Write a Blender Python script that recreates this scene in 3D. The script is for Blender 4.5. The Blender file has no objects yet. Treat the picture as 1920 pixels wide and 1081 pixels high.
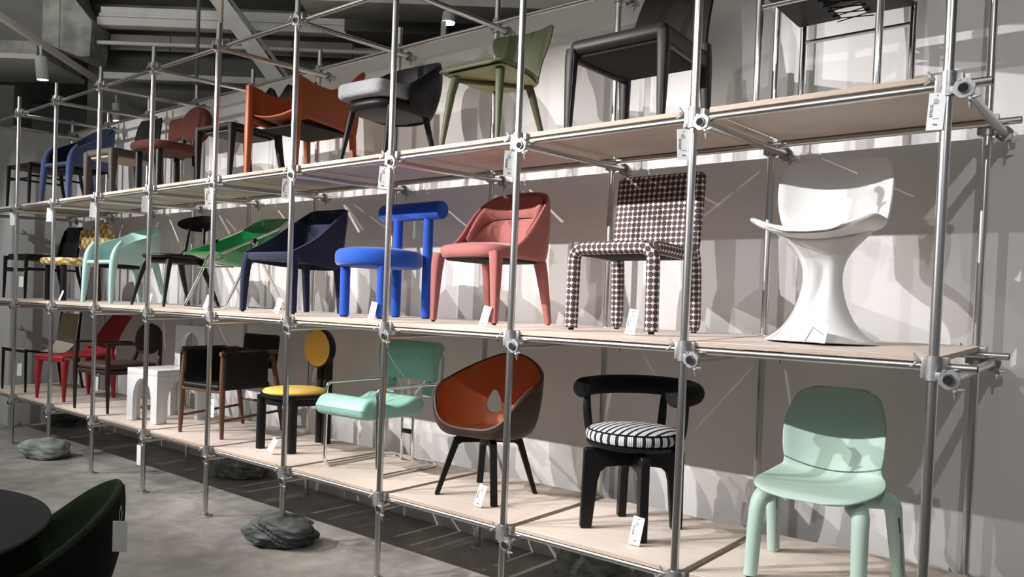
import bpy, bmesh, math, random
from mathutils import Vector, Matrix, noise
random.seed(7)
K = 0.9                      # survey units to metres
PI = math.pi
scene = bpy.context.scene
COL = scene.collection
# ------------------------------------------------------------------ camera
cam_d = bpy.data.cameras.new('camera'); cam = bpy.data.objects.new('camera', cam_d); COL.objects.link(cam)
yaw, pitch, roll, FPX, PPY = -.679, -.024, .038, 1460.6, 70.66
fwd = Vector((math.sin(yaw)*math.cos(pitch), math.cos(yaw)*math.cos(pitch), math.sin(pitch)))
rt0 = Vector((math.cos(yaw), -math.sin(yaw), 0)); up0 = rt0.cross(fwd)
rt = rt0*math.cos(roll)+up0*math.sin(roll); up = up0*math.cos(roll)-rt0*math.sin(roll)
R3 = Matrix((rt, up, -fwd)).transposed()
CAM = Vector((.652, -3.554, 1.886))
cam.matrix_world = Matrix.Translation(CAM*K) @ R3.to_4x4()
cam_d.sensor_width = 36; cam_d.lens = FPX/1920*36
cam_d.shift_y = PPY/1920
cam_d.clip_start = .05; cam_d.clip_end = 100
scene.camera = cam
# ------------------------------------------------------------------ world, lights, exposure
w = bpy.data.worlds.new('world'); scene.world = w; w.use_nodes = True
w.node_tree.nodes['Background'].inputs[0].default_value = (.95, .97, 1, 1)
w.node_tree.nodes['Background'].inputs[1].default_value = .17
scene.view_settings.view_transform = 'Standard'; scene.view_settings.look = 'None'
scene.view_settings.gamma = 1; scene.view_settings.use_curve_mapping = False
scene.view_settings.exposure = 0.0
def spot(x, y, z, tx, ty, tz, e, ang=56, blend=.35, col=(1, .97, .93), size=.022):
    l = bpy.data.lights.new('track_lamp', 'SPOT'); l.energy = e*K*K; l.spot_size = math.radians(ang); l.spot_blend = blend
    l.color = col; l.shadow_soft_size = size
    o = bpy.data.objects.new('track_lamp', l); COL.objects.link(o)
    o.location = Vector((x, y, z))*K
    o.rotation_euler = (Vector((tx, ty, tz))-Vector((x, y, z))).to_track_quat('-Z', 'Y').to_euler()
LZ, LY, EK = 4.35, -3.9, 1.27
for x, tx, tz, e, a, c in [(-4.3, -.5, 1.7, 900, 44, 0), (-5.3, -2.0, 1.7, 820, 44, 1), (-6.9, -3.6, 1.7, 820, 44, 1), (-8.6, -5.3, 1.7, 800, 44, 1), (-10.2, -7.0, 1.7, 700, 44, 0),
        (-1.6, -1.9, 1.2, 170, 60, 0), (1.2, .1, 1.6, 150, 56, 0), (-4.4, -4.4, 1.4, 170, 60, 1), (-7.2, -7.2, 1.5, 240, 60, 0), (-9.4, -9.6, 1.8, 420, 62, 0)]:
    spot(x, LY, LZ, tx, .9, tz, e*EK, a, .45, col=(1, .95, .92) if c else (.98, .98, 1))
for x, y, e in ((-4.6, -2.2, 170), (-7.6, -2.2, 170)):
    spot(x, y, 5.3, x-.4, -1.1, 0, e, 75, .8, (1, .98, .95), .06)
ar = bpy.data.lights.new('ceiling_fill', 'AREA'); ar.shape = 'RECTANGLE'; ar.size = 12; ar.size_y = 5; ar.energy = 1200; ar.color = (1, .98, .95)   # unseen fill light, added above the rack to brighten the ceiling
ao = bpy.data.objects.new('ceiling_fill', ar); COL.objects.link(ao); ao.location = Vector((-5, -5, 4.4))*K; ao.rotation_euler = (math.radians(180), 0, 0)
# ------------------------------------------------------------------ materials
def mat(name, col, rough=.5, metal=0., spec=.28, noise_amt=0., scale=40, bump=0., sheen=0., coat=0., col2=None, stretch=(1,1,1), detail=5):
    m = bpy.data.materials.new(name); m.use_nodes = True; nt = m.node_tree; b = nt.nodes['Principled BSDF']
    b.inputs['Base Color'].default_value = (*col, 1); b.inputs['Roughness'].default_value = rough; b.inputs['Metallic'].default_value = metal
    b.inputs['Specular IOR Level'].default_value = spec
    if sheen: b.inputs['Sheen Weight'].default_value = sheen; b.inputs['Sheen Roughness'].default_value = .4
    if coat: b.inputs['Coat Weight'].default_value = coat; b.inputs['Coat Roughness'].default_value = .12
    if noise_amt or bump:
        tc = nt.nodes.new('ShaderNodeTexCoord'); mp = nt.nodes.new('ShaderNodeMapping'); mp.inputs['Scale'].default_value = stretch
        n = nt.nodes.new('ShaderNodeTexNoise'); n.inputs['Scale'].default_value = scale; n.inputs['Detail'].default_value = detail
        nt.links.new(tc.outputs['Object'], mp.inputs[0]); nt.links.new(mp.outputs[0], n.inputs['Vector'])
        if noise_amt or col2:
            r = nt.nodes.new('ShaderNodeValToRGB')
            c2 = col2 or tuple(c*(1-noise_amt) for c in col)
            r.color_ramp.elements[0].color = (*c2, 1); r.color_ramp.elements[1].color = (*col, 1)
            r.color_ramp.elements[0].position = .35; r.color_ramp.elements[1].position = .65
            nt.links.new(n.outputs['Fac'], r.inputs[0]); nt.links.new(r.outputs[0], b.inputs['Base Color'])
        if bump:
            bp = nt.nodes.new('ShaderNodeBump'); bp.inputs['Strength'].default_value = bump; bp.inputs['Distance'].default_value = .003
            nt.links.new(n.outputs['Fac'], bp.inputs['Height']); nt.links.new(bp.outputs[0], b.inputs['Normal'])
    return m
def emis(name, col, s):
    m = bpy.data.materials.new(name); m.use_nodes = True; b = m.node_tree.nodes['Principled BSDF']
    b.inputs['Emission Color'].default_value = (*col, 1); b.inputs['Emission Strength'].default_value = s; return m
def floor_mat():
    m = bpy.data.materials.new('stained_concrete'); m.use_nodes = True; nt = m.node_tree; b = nt.nodes['Principled BSDF']
    tc = nt.nodes.new('ShaderNodeTexCoord'); L = nt.links
    def nz(s, d, dist=0):
        n = nt.nodes.new('ShaderNodeTexNoise'); n.inputs['Scale'].default_value = s; n.inputs['Detail'].default_value = d; n.inputs['Distortion'].default_value = dist
        L.new(tc.outputs['Object'], n.inputs['Vector']); return n
    a = nz(.8, 8, 1.2); c = nz(5, 9, .8); v = nz(1.6, 3, 2.5)
    r = nt.nodes.new('ShaderNodeValToRGB'); e = r.color_ramp.elements
    e[0].position = .3; e[0].color = (.235, .22, .20, 1); e[1].position = .72; e[1].color = (.40, .385, .36, 1)
    L.new(a.outputs['Fac'], r.inputs[0])
    r2 = nt.nodes.new('ShaderNodeValToRGB'); e = r2.color_ramp.elements
    e[0].position = .35; e[0].color = (.78, .78, .78, 1); e[1].position = .7; e[1].color = (1.12, 1.12, 1.12, 1); L.new(c.outputs['Fac'], r2.inputs[0])
    mx = nt.nodes.new('ShaderNodeMix'); mx.data_type = 'RGBA'; mx.blend_type = 'MULTIPLY'; mx.inputs[0].default_value = 1
    L.new(r.outputs[0], mx.inputs[6]); L.new(r2.outputs[0], mx.inputs[7])
    r3 = nt.nodes.new('ShaderNodeValToRGB'); e = r3.color_ramp.elements
    e[0].position = .495; e[0].color = (0, 0, 0, 1); e[1].position = .505; e[1].color = (0, 0, 0, 1)
    k = r3.color_ramp.elements.new(.5); k.color = (.3, .3, .3, 1); L.new(v.outputs['Fac'], r3.inputs[0])
    m2 = nt.nodes.new('ShaderNodeMix'); m2.data_type = 'RGBA'; m2.inputs[7].default_value = (.6, .59, .57, 1)
    L.new(r3.outputs[0], m2.inputs[0]); L.new(mx.outputs[2], m2.inputs[6]); L.new(m2.outputs[2], b.inputs['Base Color'])
    rr = nt.nodes.new('ShaderNodeMapRange'); rr.inputs[3].default_value = .42; rr.inputs[4].default_value = .7
    L.new(c.outputs['Fac'], rr.inputs[0]); L.new(rr.outputs[0], b.inputs['Roughness'])
    bp = nt.nodes.new('ShaderNodeBump'); bp.inputs['Strength'].default_value = .15; bp.inputs['Distance'].default_value = .01
    L.new(c.outputs['Fac'], bp.inputs['Height']); L.new(bp.outputs[0], b.inputs['Normal'])
    return m
def math_chain(nt, ops):
    pass
def uvpat(name, kind, c1, c2, scale, rough=.75):
    """printed upholstery: dots on a square lattice or stripes, from the UV map (UV in survey units)"""
    m = bpy.data.materials.new(name); m.use_nodes = True; nt = m.node_tree; b = nt.nodes['Principled BSDF']; L = nt.links
    b.inputs['Roughness'].default_value = rough; b.inputs['Specular IOR Level'].default_value = .25
    uv = nt.nodes.new('ShaderNodeUVMap'); mp = nt.nodes.new('ShaderNodeMapping'); mp.inputs['Scale'].default_value = (scale, scale, scale)
    L.new(uv.outputs[0], mp.inputs[0]); sp = nt.nodes.new('ShaderNodeSeparateXYZ'); L.new(mp.outputs[0], sp.inputs[0])
    def M(op, a, b_=None, c=None):
        n = nt.nodes.new('ShaderNodeMath'); n.operation = op
        for i, x in enumerate((a, b_, c)):
            if x is None: continue
            if isinstance(x, (int, float)): n.inputs[i].default_value = x
            else: L.new(x, n.inputs[i])
        return n.outputs[0]
    X, Y = sp.outputs[0], sp.outputs[1]
    def lat(ox, oy, r, soft=.04):
        fx = M('SUBTRACT', M('FRACT', M('ADD', X, ox)), .5); fy = M('SUBTRACT', M('FRACT', M('ADD', Y, oy)), .5)
        d = M('SQRT', M('ADD', M('MULTIPLY', fx, fx), M('MULTIPLY', fy, fy)))
        return M('LESS_THAN', d, r)
    if kind == 'dots':          # light discs joined by thin lines between large dark discs
        f = M('MAXIMUM', lat(0, 0, .27), M('MULTIPLY', M('LESS_THAN', M('ABSOLUTE', M('SUBTRACT', M('FRACT', X), .5)), .035), 1))
        f = M('MAXIMUM', f, M('LESS_THAN', M('ABSOLUTE', M('SUBTRACT', M('FRACT', Y), .5)), .035))
        f = M('MULTIPLY', f, M('SUBTRACT', 1, lat(.5, .5, .43)))
    elif kind == 'blobs':
        n = nt.nodes.new('ShaderNodeTexNoise'); n.inputs['Scale'].default_value = 1.3; L.new(mp.outputs[0], n.inputs['Vector'])
        X = M('ADD', X, M('MULTIPLY', n.outputs['Fac'], .5)); f = M('MAXIMUM', lat(0, 0, .27), lat(.5, .5, .27))
    else:                       # groups of three light stripes between dark ones
        s = M('FRACT', X)
        f = M('MULTIPLY', M('GREATER_THAN', s, .36), M('GREATER_THAN', M('FRACT', M('MULTIPLY', M('SUBTRACT', s, .36), 4.69)), .22))
    mx = nt.nodes.new('ShaderNodeMix'); mx.data_type = 'RGBA'; mx.inputs[6].default_value = (*c1, 1); mx.inputs[7].default_value = (*c2, 1)
    L.new(f, mx.inputs[0]); L.new(mx.outputs[2], b.inputs['Base Color']); return m
STEEL = mat('brushed_steel_tube', (.60, .59, .575), .28, 1.)
CAST = mat('galvanised_clamp', (.46, .46, .46), .42, .75, noise_amt=.2, scale=60)
CHROME = mat('polished_chrome', (.86, .86, .86), .07, 1.)
HOLE = mat('tube_inside', (.012, .012, .012), .8)
PLY = mat('pale_plywood', (.69, .595, .525), .62, noise_amt=.1, scale=5, stretch=(1, 9, 1), bump=.05)
PLYE = mat('plywood_edge', (.62, .50, .41), .7, noise_amt=.35, scale=9, stretch=(1, 1, 40))
WALL = mat('white_wall_paint', (.71, .69, .68), .85, noise_amt=.03, scale=2)
WALLG = mat('grey_wall_paint', (.42, .42, .41), .85, noise_amt=.05, scale=2)
FLOOR = floor_mat()
CEIL = mat('dark_ceiling_concrete', (.21, .21, .195), .9, noise_amt=.35, scale=1.5, bump=.3)
BEAM = mat('painted_beam', (.72, .71, .67), .8, noise_amt=.15, scale=3)
RAWC = mat('raw_concrete', (.42, .42, .39), .9, noise_amt=.45, scale=4, bump=.5)
CARD = mat('white_card', (.85, .86, .86), .6)
INK = mat('black_ink', (.02, .02, .02), .6)
CORD = mat('tag_string', (.7, .68, .66), .7)
ROCKG = mat('grey_green_stone', (.30, .33, .30), .85, noise_amt=.6, scale=9, bump=.9, stretch=(1, 1, 2.5), detail=9)
ROCKD = mat('dark_slate_stone', (.145, .16, .16), .75, col2=(.035, .04, .04), scale=7, bump=1., stretch=(1, .6, 3), detail=9)
BLACKW = mat('black_wood', (.006, .006, .0065), .45, noise_amt=.2, scale=30, bump=.04)
BLACKF = mat('black_fabric', (.006, .006, .007), .9)
BLACKL = mat('black_leather', (.007, .007, .007), .5, bump=.08, scale=150)
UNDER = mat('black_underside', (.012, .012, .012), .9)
GLIDE = mat('black_glide', (.01, .01, .01), .6)

# ------------------------------------------------------------------ geometry kit
def V(*a): return Vector(a)
def catmull(P, n):
    """P list of equal-length tuples -> smooth list through them"""
    out = []; m = len(P)
    for i in range(m-1):
        p0 = P[max(i-1, 0)]; p1 = P[i]; p2 = P[i+1]; p3 = P[min(i+2, m-1)]
        for j in range(n):
            t = j/n; t2 = t*t; t3 = t2*t
            out.append(tuple(.5*((2*b)+(c-a)*t+(2*a-5*b+4*c-d)*t2+(-a+3*b-3*c+d)*t3) for a, b, c, d in zip(p0, p1, p2, p3)))
    out.append(tuple(P[-1])); return out
def fillet(P, r, n=5, closed=False):
    """round the corners of a polyline of Vectors"""
    P = [Vector(p) for p in P]; out = []; m = len(P)
    for i in range(m):
        if not closed and i in (0, m-1): out.append(P[i]); continue
        a, b, c = P[i-1], P[i], P[(i+1) % m]
        la, lc = (a-b).length, (c-b).length
        if la < 1e-9 or lc < 1e-9: continue
        d = min(r, la*.48, lc*.48); p = b+(a-b)*(d/la); q = b+(c-b)*(d/lc)
        for j in range(n+1):
            t = j/n; out.append(p.lerp(b, t).lerp(b.lerp(q, t), t))
    return out
class Geo:
    def __init__(s): s.v = []; s.f = []; s.uv = []; s.M = Matrix()
    def add(s, vs, fs, uvs=None):
        o = len(s.v); s.v += [s.M @ Vector(v) for v in vs]
        s.f += [tuple(i+o for i in f) for f in fs]
        s.uv += uvs if uvs else [None]*len(fs)
        return s
    def tube(s, P, r, n=10, sub=0, cap=True, flat=1., sq=2., closed=False):
        """swept tube; r float or list (one per control point); flat = height/width; sq = superellipse power"""
        P = [Vector(p) for p in P]; rs = r if isinstance(r, (list, tuple)) else [r]*len(P)
        if sub:
            Q = catmull([(*p, q) for p, q in zip(P, rs)], sub); P = [Vector(q[:3]) for q in Q]; rs = [q[3] for q in Q]
        m = len(P); T = []
        for i in range(m):
            a = P[(i-1) % m] if closed else P[max(i-1, 0)]; b = P[(i+1) % m] if closed else P[min(i+1, m-1)]
            T.append((b-a).normalized())
        ref = Vector((1, 0, 0)) if abs(T[0].x) < .8 else Vector((0, 0, 1))
        N = (ref-T[0]*ref.dot(T[0])).normalized(); vs = []; L = 0; Ls = []
        for i in range(m):
            if i: N = (N-T[i]*N.dot(T[i])).normalized(); L += (P[i]-P[i-1]).length
            Ls.append(L); B = T[i].cross(N)
            for k in range(n):
                a = 2*PI*k/n; c, d = math.cos(a), math.sin(a)
                cx = math.copysign(abs(c)**(2/sq), c); cy = math.copysign(abs(d)**(2/sq), d)
                vs.append(P[i]+N*(cx*rs[i])+B*(cy*rs[i]*flat))
        fs = []; uv = []; C = 2*PI*max(rs)
        for i in range(m if closed else m-1):
            for k in range(n):
                j = (i+1) % m; k2 = (k+1) % n
                fs.append((i*n+k, i*n+k2, j*n+k2, j*n+k))
                l0 = Ls[i]; l1 = Ls[j] if j else L
                uv.append([(C*k/n, l0), (C*(k+1)/n, l0), (C*(k+1)/n, l1), (C*k/n, l1)])
        if cap and not closed:
            fs.append(tuple(range(n-1, -1, -1))); fs.append(tuple((m-1)*n+k for k in range(n))); uv += [None, None]
        return s.add(vs, fs, uv)
    def cyl(s, a, b, r, r2=None, n=20): return s.tube([a, b], [r, r if r2 is None else r2], n)
    def box(s, c, d, b=.006, seg=2, rot=None):
        bm = bmesh.new(); bmesh.ops.create_cube(bm, size=1); bmesh.ops.scale(bm, vec=d, verts=bm.verts)
        if b: bmesh.ops.bevel(bm, geom=bm.edges[:], offset=min(b, min(d)*.49), segments=seg, profile=.6, affect='EDGES')
        M = Matrix.Translation(c) @ (rot if rot else Matrix()); bm.verts.index_update()
        s.add([M @ v.co for v in bm.verts], [tuple(v.index for v in f.verts) for f in bm.faces]); bm.free(); return s
    def slab(s, out, z0, z1, r=.02, crown=0., M=None, seg=4, dish=0.):
        """cushion/panel: 2D outline (x,y) extruded z0..z1 with round-over r and crowned top; M places it"""
        n = len(out); M = M or Matrix(); cx = sum(p[0] for p in out)/n; cy = sum(p[1] for p in out)/n
        nr = []
        for i in range(n):
            a, b = out[i-1], out[(i+1) % n]; d = Vector((b[1]-a[1], a[0]-b[0])); 
            nr.append(d.normalized() if d.length > 1e-9 else Vector((0, 0)))
        area = sum(out[i][0]*out[(i+1) % n][1]-out[(i+1) % n][0]*out[i][1] for i in range(n))
        sg = 1 if area > 0 else -1
        r = min(r, (z1-z0)*.5); rings = []
        for j in range(seg+1):
            a = PI/2*j/seg; rings.append((r*(1-math.sin(a)), z0+r*(1-math.cos(a)), 1))
        for j in range(seg+1):
            a = PI/2*j/seg; rings.append((r*(1-math.cos(a)), z1-r+r*math.sin(a), 1))
        for q in (.85, .65, .4, .15): rings.append((r, z1+crown*(1-q*q)**.8, q))
        vs = []
        for ins, z, q in rings:
            for i in range(n):
                x = out[i][0]-sg*nr[i].x*ins; y = out[i][1]-sg*nr[i].y*ins
                vs.append(M @ Vector((cx+(x-cx)*q, cy+(y-cy)*q, z)))
        fs = []
        for j in range(len(rings)-1):
            for i in range(n): fs.append((j*n+i, j*n+(i+1) % n, (j+1)*n+(i+1) % n, (j+1)*n+i))
        vs.append(M @ Vector((cx, cy, z1+crown))); c = len(vs)-1; j = (len(rings)-1)*n
        for i in range(n): fs.append((j+i, j+(i+1) % n, c))
        fs.append(tuple(range(n-1, -1, -1)))
        return s.add(vs, fs)
    def lathe(s, prof, n=32, M=None):
        M = M or Matrix(); vs = []; fs = []; m = len(prof)
        for r, z in prof:
            for k in range(n): vs.append(M @ Vector((r*math.cos(2*PI*k/n), r*math.sin(2*PI*k/n), z)))
        for i in range(m-1):
            for k in range(n): fs.append((i*n+k, i*n+(k+1) % n, (i+1)*n+(k+1) % n, (i+1)*n+k))
        fs.append(tuple(range(n-1, -1, -1))); fs.append(tuple((m-1)*n+k for k in range(n)))
        return s.add(vs, fs)
    def grid(s, G, t, ends=True):
        """G[i][j] Vectors -> solid sheet of thickness t centred on it, edges closed"""
        m, n = len(G), len(G[0]); A = []; B = []
        for i in range(m):
            for j in range(n):
                du = G[min(i+1, m-1)][j]-G[max(i-1, 0)][j]; dv = G[i][min(j+1, n-1)]-G[i][max(j-1, 0)]
                N = du.cross(dv); N = N.normalized() if N.length > 1e-12 else Vector((0, 0, 1))
                tt = t*(.55 if i in (0, m-1) or j in (0, n-1) else 1)
                A.append(G[i][j]+N*(tt/2)); B.append(G[i][j]-N*(tt/2))
        o = m*n; fs = []
        for i in range(m-1):
            for j in range(n-1):
                a, b, c, d = i*n+j, i*n+j+1, (i+1)*n+j+1, (i+1)*n+j
                fs.append((a, d, c, b)); fs.append((a+o, b+o, c+o, d+o))
        rim = [(0, j) for j in range(n)]+[(i, n-1) for i in range(1, m)]+[(m-1, j) for j in range(n-2, -1, -1)]+[(i, 0) for i in range(m-2, 0, -1)]
        ids = [i*n+j for i, j in rim]
        for a, b in zip(ids, ids[1:]+ids[:1]): fs.append((a, b, b+o, a+o))
        return s.add(A+B, fs)
    def profile(s, P, t, nu=17, sub=5, pw=2.):
        """seat shell: P rows (y, z, halfwidth, lift, forward); edges rise by lift and come forward"""
        G = []
        for y, z, hw, li, fo in catmull(P, sub):
            hw = max(hw, .002)
            G.append([Vector((hw*u, y-fo*abs(u)**pw, z+li*abs(u)**pw)) for u in [math.sin(PI/2*(2*j/(nu-1)-1)) if False else 2*j/(nu-1)-1 for j in range(nu)]])
        return s.grid(G, t)
    def wrap(s, low, high, t, nz=6, sub=5, bulge=0.):
        """curved wall between a low and a high 3D polyline (same number of points)"""
        A = catmull(low, sub); B = catmull(high, sub); G = []
        for a, b in zip(A, B):
            a, b = Vector(a), Vector(b); row = []
            for k in range(nz+1):
                q = k/nz; p = a.lerp(b, q); d = Vector((p.x, p.y*.8, 0)); 
                if d.length > 1e-6: p += d.normalized()*bulge*math.sin(PI*q)
                row.append(p)
            G.append(row)
        return s.grid(G, t)
    def prism(s, out, t, M=None, holes=False):
        """2D outline extruded -t/2..t/2 in z, then M"""
        M = M or Matrix(); n = len(out)
        vs = [M @ Vector((x, y, -t/2)) for x, y in out]+[M @ Vector((x, y, t/2)) for x, y in out]
        fs = [tuple(range(n-1, -1, -1)), tuple(range(n, 2*n))]+[(i, (i+1) % n, n+(i+1) % n, n+i) for i in range(n)]
        return s.add(vs, fs)
    def build(s, name, m, parent=None, bevel=0, ang=38, sub=0, kind=None, label=None, mats=None):
        me = bpy.data.meshes.new(name); me.from_pydata([v*K for v in s.v], [], s.f)
        uvl = me.uv_layers.new(name='UVMap')
        for p, uv in zip(me.polygons, s.uv):
            if uv:
                for li, c in zip(p.loop_indices, uv): uvl.data[li].uv = c
            else:
                N = p.normal; ax = max(range(3), key=lambda i: abs(N[i]))
                for li in p.loop_indices:
                    c = me.vertices[me.loops[li].vertex_index].co/K
                    uvl.data[li].uv = ((c.y, c.z), (c.x, c.z), (c.x, c.y))[ax]
        bm = bmesh.new(); bm.from_mesh(me); bmesh.ops.remove_doubles(bm, verts=bm.verts, dist=1e-6)
        big = [f for f in bm.faces if len(f.verts) > 4]
        bmesh.ops.triangulate(bm, faces=big)
        bmesh.ops.recalc_face_normals(bm, faces=bm.faces)
        bm.to_mesh(me); bm.free()
        me.shade_smooth(); me.set_sharp_from_angle(angle=math.radians(ang))
        me.materials.append(m)
        o = bpy.data.objects.new(name, me); COL.objects.link(o)
        if parent: o.parent = parent
        if bevel:
            b = o.modifiers.new('bevel', 'BEVEL'); b.width = bevel*K; b.segments = 3; b.limit_method = 'ANGLE'; b.angle_limit = math.radians(40)
        if sub:
            b = o.modifiers.new('smooth', 'SUBSURF'); b.levels = b.render_levels = sub
        if kind: o['kind'] = kind
        if label: o['label'] = label
        return o
def G(): return Geo()
def sell(w, d, n=3., N=48, cx=0, cy=0):
    r = []
    for k in range(N):
        a = 2*PI*k/N; c, s_ = math.cos(a), math.sin(a)
        r.append((cx+math.copysign(abs(c)**(2/n), c)*w/2, cy+math.copysign(abs(s_)**(2/n), s_)*d/2))
    return r
def rpoly(P, r, n=5): return [(p.x, p.y) for p in fillet([Vector((x, y, 0)) for x, y in P], r, n, True)]
def rx(a): return Matrix.Rotation(math.radians(a), 4, 'X')
def ry(a): return Matrix.Rotation(math.radians(a), 4, 'Y')
def rz(a): return Matrix.Rotation(math.radians(a), 4, 'Z')
def T(x, y, z): return Matrix.Translation((x, y, z))
STAND = Matrix(((1, 0, 0, 0), (0, 0, -1, 0), (0, 1, 0, 0), (0, 0, 0, 1)))   # outline (x,y) stands up as (x,z), its z toward the front
def thing(name, label, cat, loc, rot=0, group=None):
    o = bpy.data.objects.new(name, None); o.empty_display_size = .1; COL.objects.link(o)
    o.location = Vector(loc)*K; o.rotation_euler = (0, 0, math.radians(rot)); o['label'] = label; o['category'] = cat
    if group: o['group'] = group
    return o
def tag(o, label, cat, group=None):
    o['label'] = label; o['category'] = cat
    if group: o['group'] = group
    return o
def struct(o): o['kind'] = 'structure'; return o
def cut(o, cutter):
    md = o.modifiers.new('b', 'BOOLEAN'); md.operation = 'DIFFERENCE'; md.object = cutter; md.solver = 'EXACT'
    dg = bpy.context.evaluated_depsgraph_get(); dg.update()
    me = bpy.data.meshes.new_from_object(o.evaluated_get(dg)); o.modifiers.clear(); o.data = me
    me.shade_smooth(); me.set_sharp_from_angle(angle=math.radians(38))
def mirrored(f):
    for s_ in (-1, 1): f(s_)
# ------------------------------------------------------------------ setting
A_ = Vector((math.sin(yaw), math.cos(yaw), 0)); B_ = Vector((math.cos(yaw), -math.sin(yaw), 0))
CAMXY = Vector((CAM.x, CAM.y, 0))
HALL = T(*CAMXY) @ Matrix(((B_.x, A_.x, 0, 0), (B_.y, A_.y, 0, 0), (0, 0, 1, 0), (0, 0, 0, 1)))   # the hall's own grid, turned against the rack: (across, along, up)
def hbox(b0, b1, a0, a1, z0, z1, bev=.004):
    g = G(); g.M = HALL; return g.box(((b0+b1)/2, (a0+a1)/2, (z0+z1)/2), (b1-b0, a1-a0, z1-z0), bev)
g = G(); g.box((-6, 1, -.1), (44, 40, .2), 0); struct(g.build('floor', FLOOR))
g = G(); g.box((-3.95, 1.33, 2.09), (14.9, .16, 4.18), .004); struct(g.build('wall_back', WALL))
g = G(); g.box((-12.9, 1.3, 2.05), (3.0, 1.75, 4.1), .004); struct(g.build('wall_left', WALLG))
struct(hbox(-14, 14, 20, 20.3, 0, 7).build('wall_far', WALLG))
struct(hbox(-20, 16, -6, 20, 6.6, 6.9).build('ceiling', CEIL))
tag(hbox(-7.1, 8, 12.85, 13.1, 4.15, 6.59).build('bulkhead', CEIL), 'dark concrete bulkhead across the hall behind the ceiling beams', 'bulkhead')
def beam(z0, z1, m, lab, a=12., th=.2, b0=-6.46, b1=6):
    return tag(hbox(b0, b1, a, a+th, z0, z1, .008).build('ceiling_beam', m), lab, 'beam')
beam(6.14, 6.24, BEAM, 'topmost pale painted beam across the dark ceiling')
beam(6.075, 6.125, BEAM, 'thinnest pale ceiling beam between the topmost and the deepest one', 11.95)
beam(5.93, 6.05, BEAM, 'pale deep lower beam above the row of brown ceiling boards', 11.9)
root = thing('ceiling_board_row', 'row of dull brown boards below the pale ceiling beams', 'ceiling boards', HALL @ V(-4, 12.2, 5.68))
BOARD = mat('dull_board', (.32, .29, .255), .8, noise_amt=.2, scale=3)
for k in range(9):
    g = G(); g.M = Matrix.Translation(-(HALL @ V(-4, 12.2, 5.68))) @ HALL
    g.box((-5.98+k*.95, 12.3, 5.8), (.94, .04, .24), .01).build('board', BOARD, root)
g = G(); g.M = HALL; g.tube([(-6.44, 11.9, 5.66), (5, 11.9, 5.66)], .03, 12); tag(g.build('conduit_pipe', BEAM), 'thin grey conduit pipe running across under the ceiling boards', 'pipe')
beam(5.18, 5.28, BEAM, 'lowest dim beam, seen just above the scaffold top rails', 12.1)
# soffit and drop panel at the far left
tag(hbox(-14, -7.12, 11.5, 12.8, 5.255, 5.33).build('soffit_panel', mat('soffit_paint', (.6, .6, .56), .8)), 'pale flat soffit panel at the upper left behind the spotlight', 'soffit')
tag(hbox(-14, -7.14, 11.55, 12.75, 5.332, 5.53).build('concrete_ledge', RAWC), 'rough stained concrete ledge lying on the pale soffit', 'ledge')
g = G(); g.M = HALL @ T(0, 12.0, 0) @ STAND
g.prism([(-7.19, 5.58), (-6.63, 5.39), (-6.475, 5.40), (-6.45, 5.92), (-6.73, 6.26), (-6.85, 6.6), (-7.19, 6.6)], .5)
tag(g.build('concrete_column_head', RAWC), 'rough mottled concrete column head hanging from the ceiling at the left', 'column')
tag(hbox(-12, -7.2, 12.0, 12.4, 5.535, 6.6).build('ceiling_downstand', CEIL), 'dark concrete downstand to the left of the column head', 'downstand')
tag(hbox(-10.6, -8.4, 13., 13.5, 4.2, 5.25).build('concrete_block', mat('olive_grey_paint', (.22, .23, .19), .85)), 'dull green-grey concrete block at the left edge below the soffit', 'block')
# right part of the ceiling
tag(hbox(-2.3, 3.2, 8., 8.5, 4.93, 6.6).build('concrete_beam', mat('lit_concrete', (.5, .485, .45), .9, noise_amt=.2, scale=5, bump=.4)), 'light rough concrete beam above the wall at the top centre', 'beam')
tag(hbox(-2.05, -.85, 9., 9.6, 4.98, 6.4).build('air_duct', mat('duct_paint', (.15, .147, .135), .7)), 'dark rectangular air duct below the light concrete beam', 'duct')
tag(hbox(-.84, -.45, 9.1, 9.6, 5.02, 6.4).build('duct_end_box', mat('duct_paint_2', (.2, .19, .175), .7)), 'dark square box at the right end of the air duct', 'duct')
def brace(u0, v0, u1, v1, a, wd, lab, th=.12):
    def P(u, v):
        return ((u-960)/FPX*a, (576+.038*(u-960)-v)*a/FPX+CAM.z)
    (b0, z0), (b1, z1) = P(u0, v0), P(u1, v1)
    g = G(); g.M = HALL @ T(0, a, 0) @ STAND
    g.prism([(b0, z0), (b0+wd, z0), (b1+wd, z1), (b1, z1)], th)
    tag(g.build('roof_brace', BEAM), lab, 'brace')
brace(350, -30, 497, 165, 11.2, .26, 'wide light diagonal roof brace behind the scaffold top')
brace(392, -20, 524, 150, 11.5, .06, 'thin light diagonal strut to the right of the wide brace')
for b, a, lab, r, m in ((-4.55, 11., 'dark vertical ceiling pipe left of the pinkish one', .025, CEIL), (-4.12, 10.7, 'pinkish vertical ceiling pipe beside the diagonal braces', .03, mat('pink_grey_paint', (.6, .5, .44), .7))):
    g = G(); g.M = HALL; g.tube([(b, a, 4.3), (b, a, 6.6)], r, 12); tag(g.build('ceiling_pipe', m), lab, 'pipe')
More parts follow.
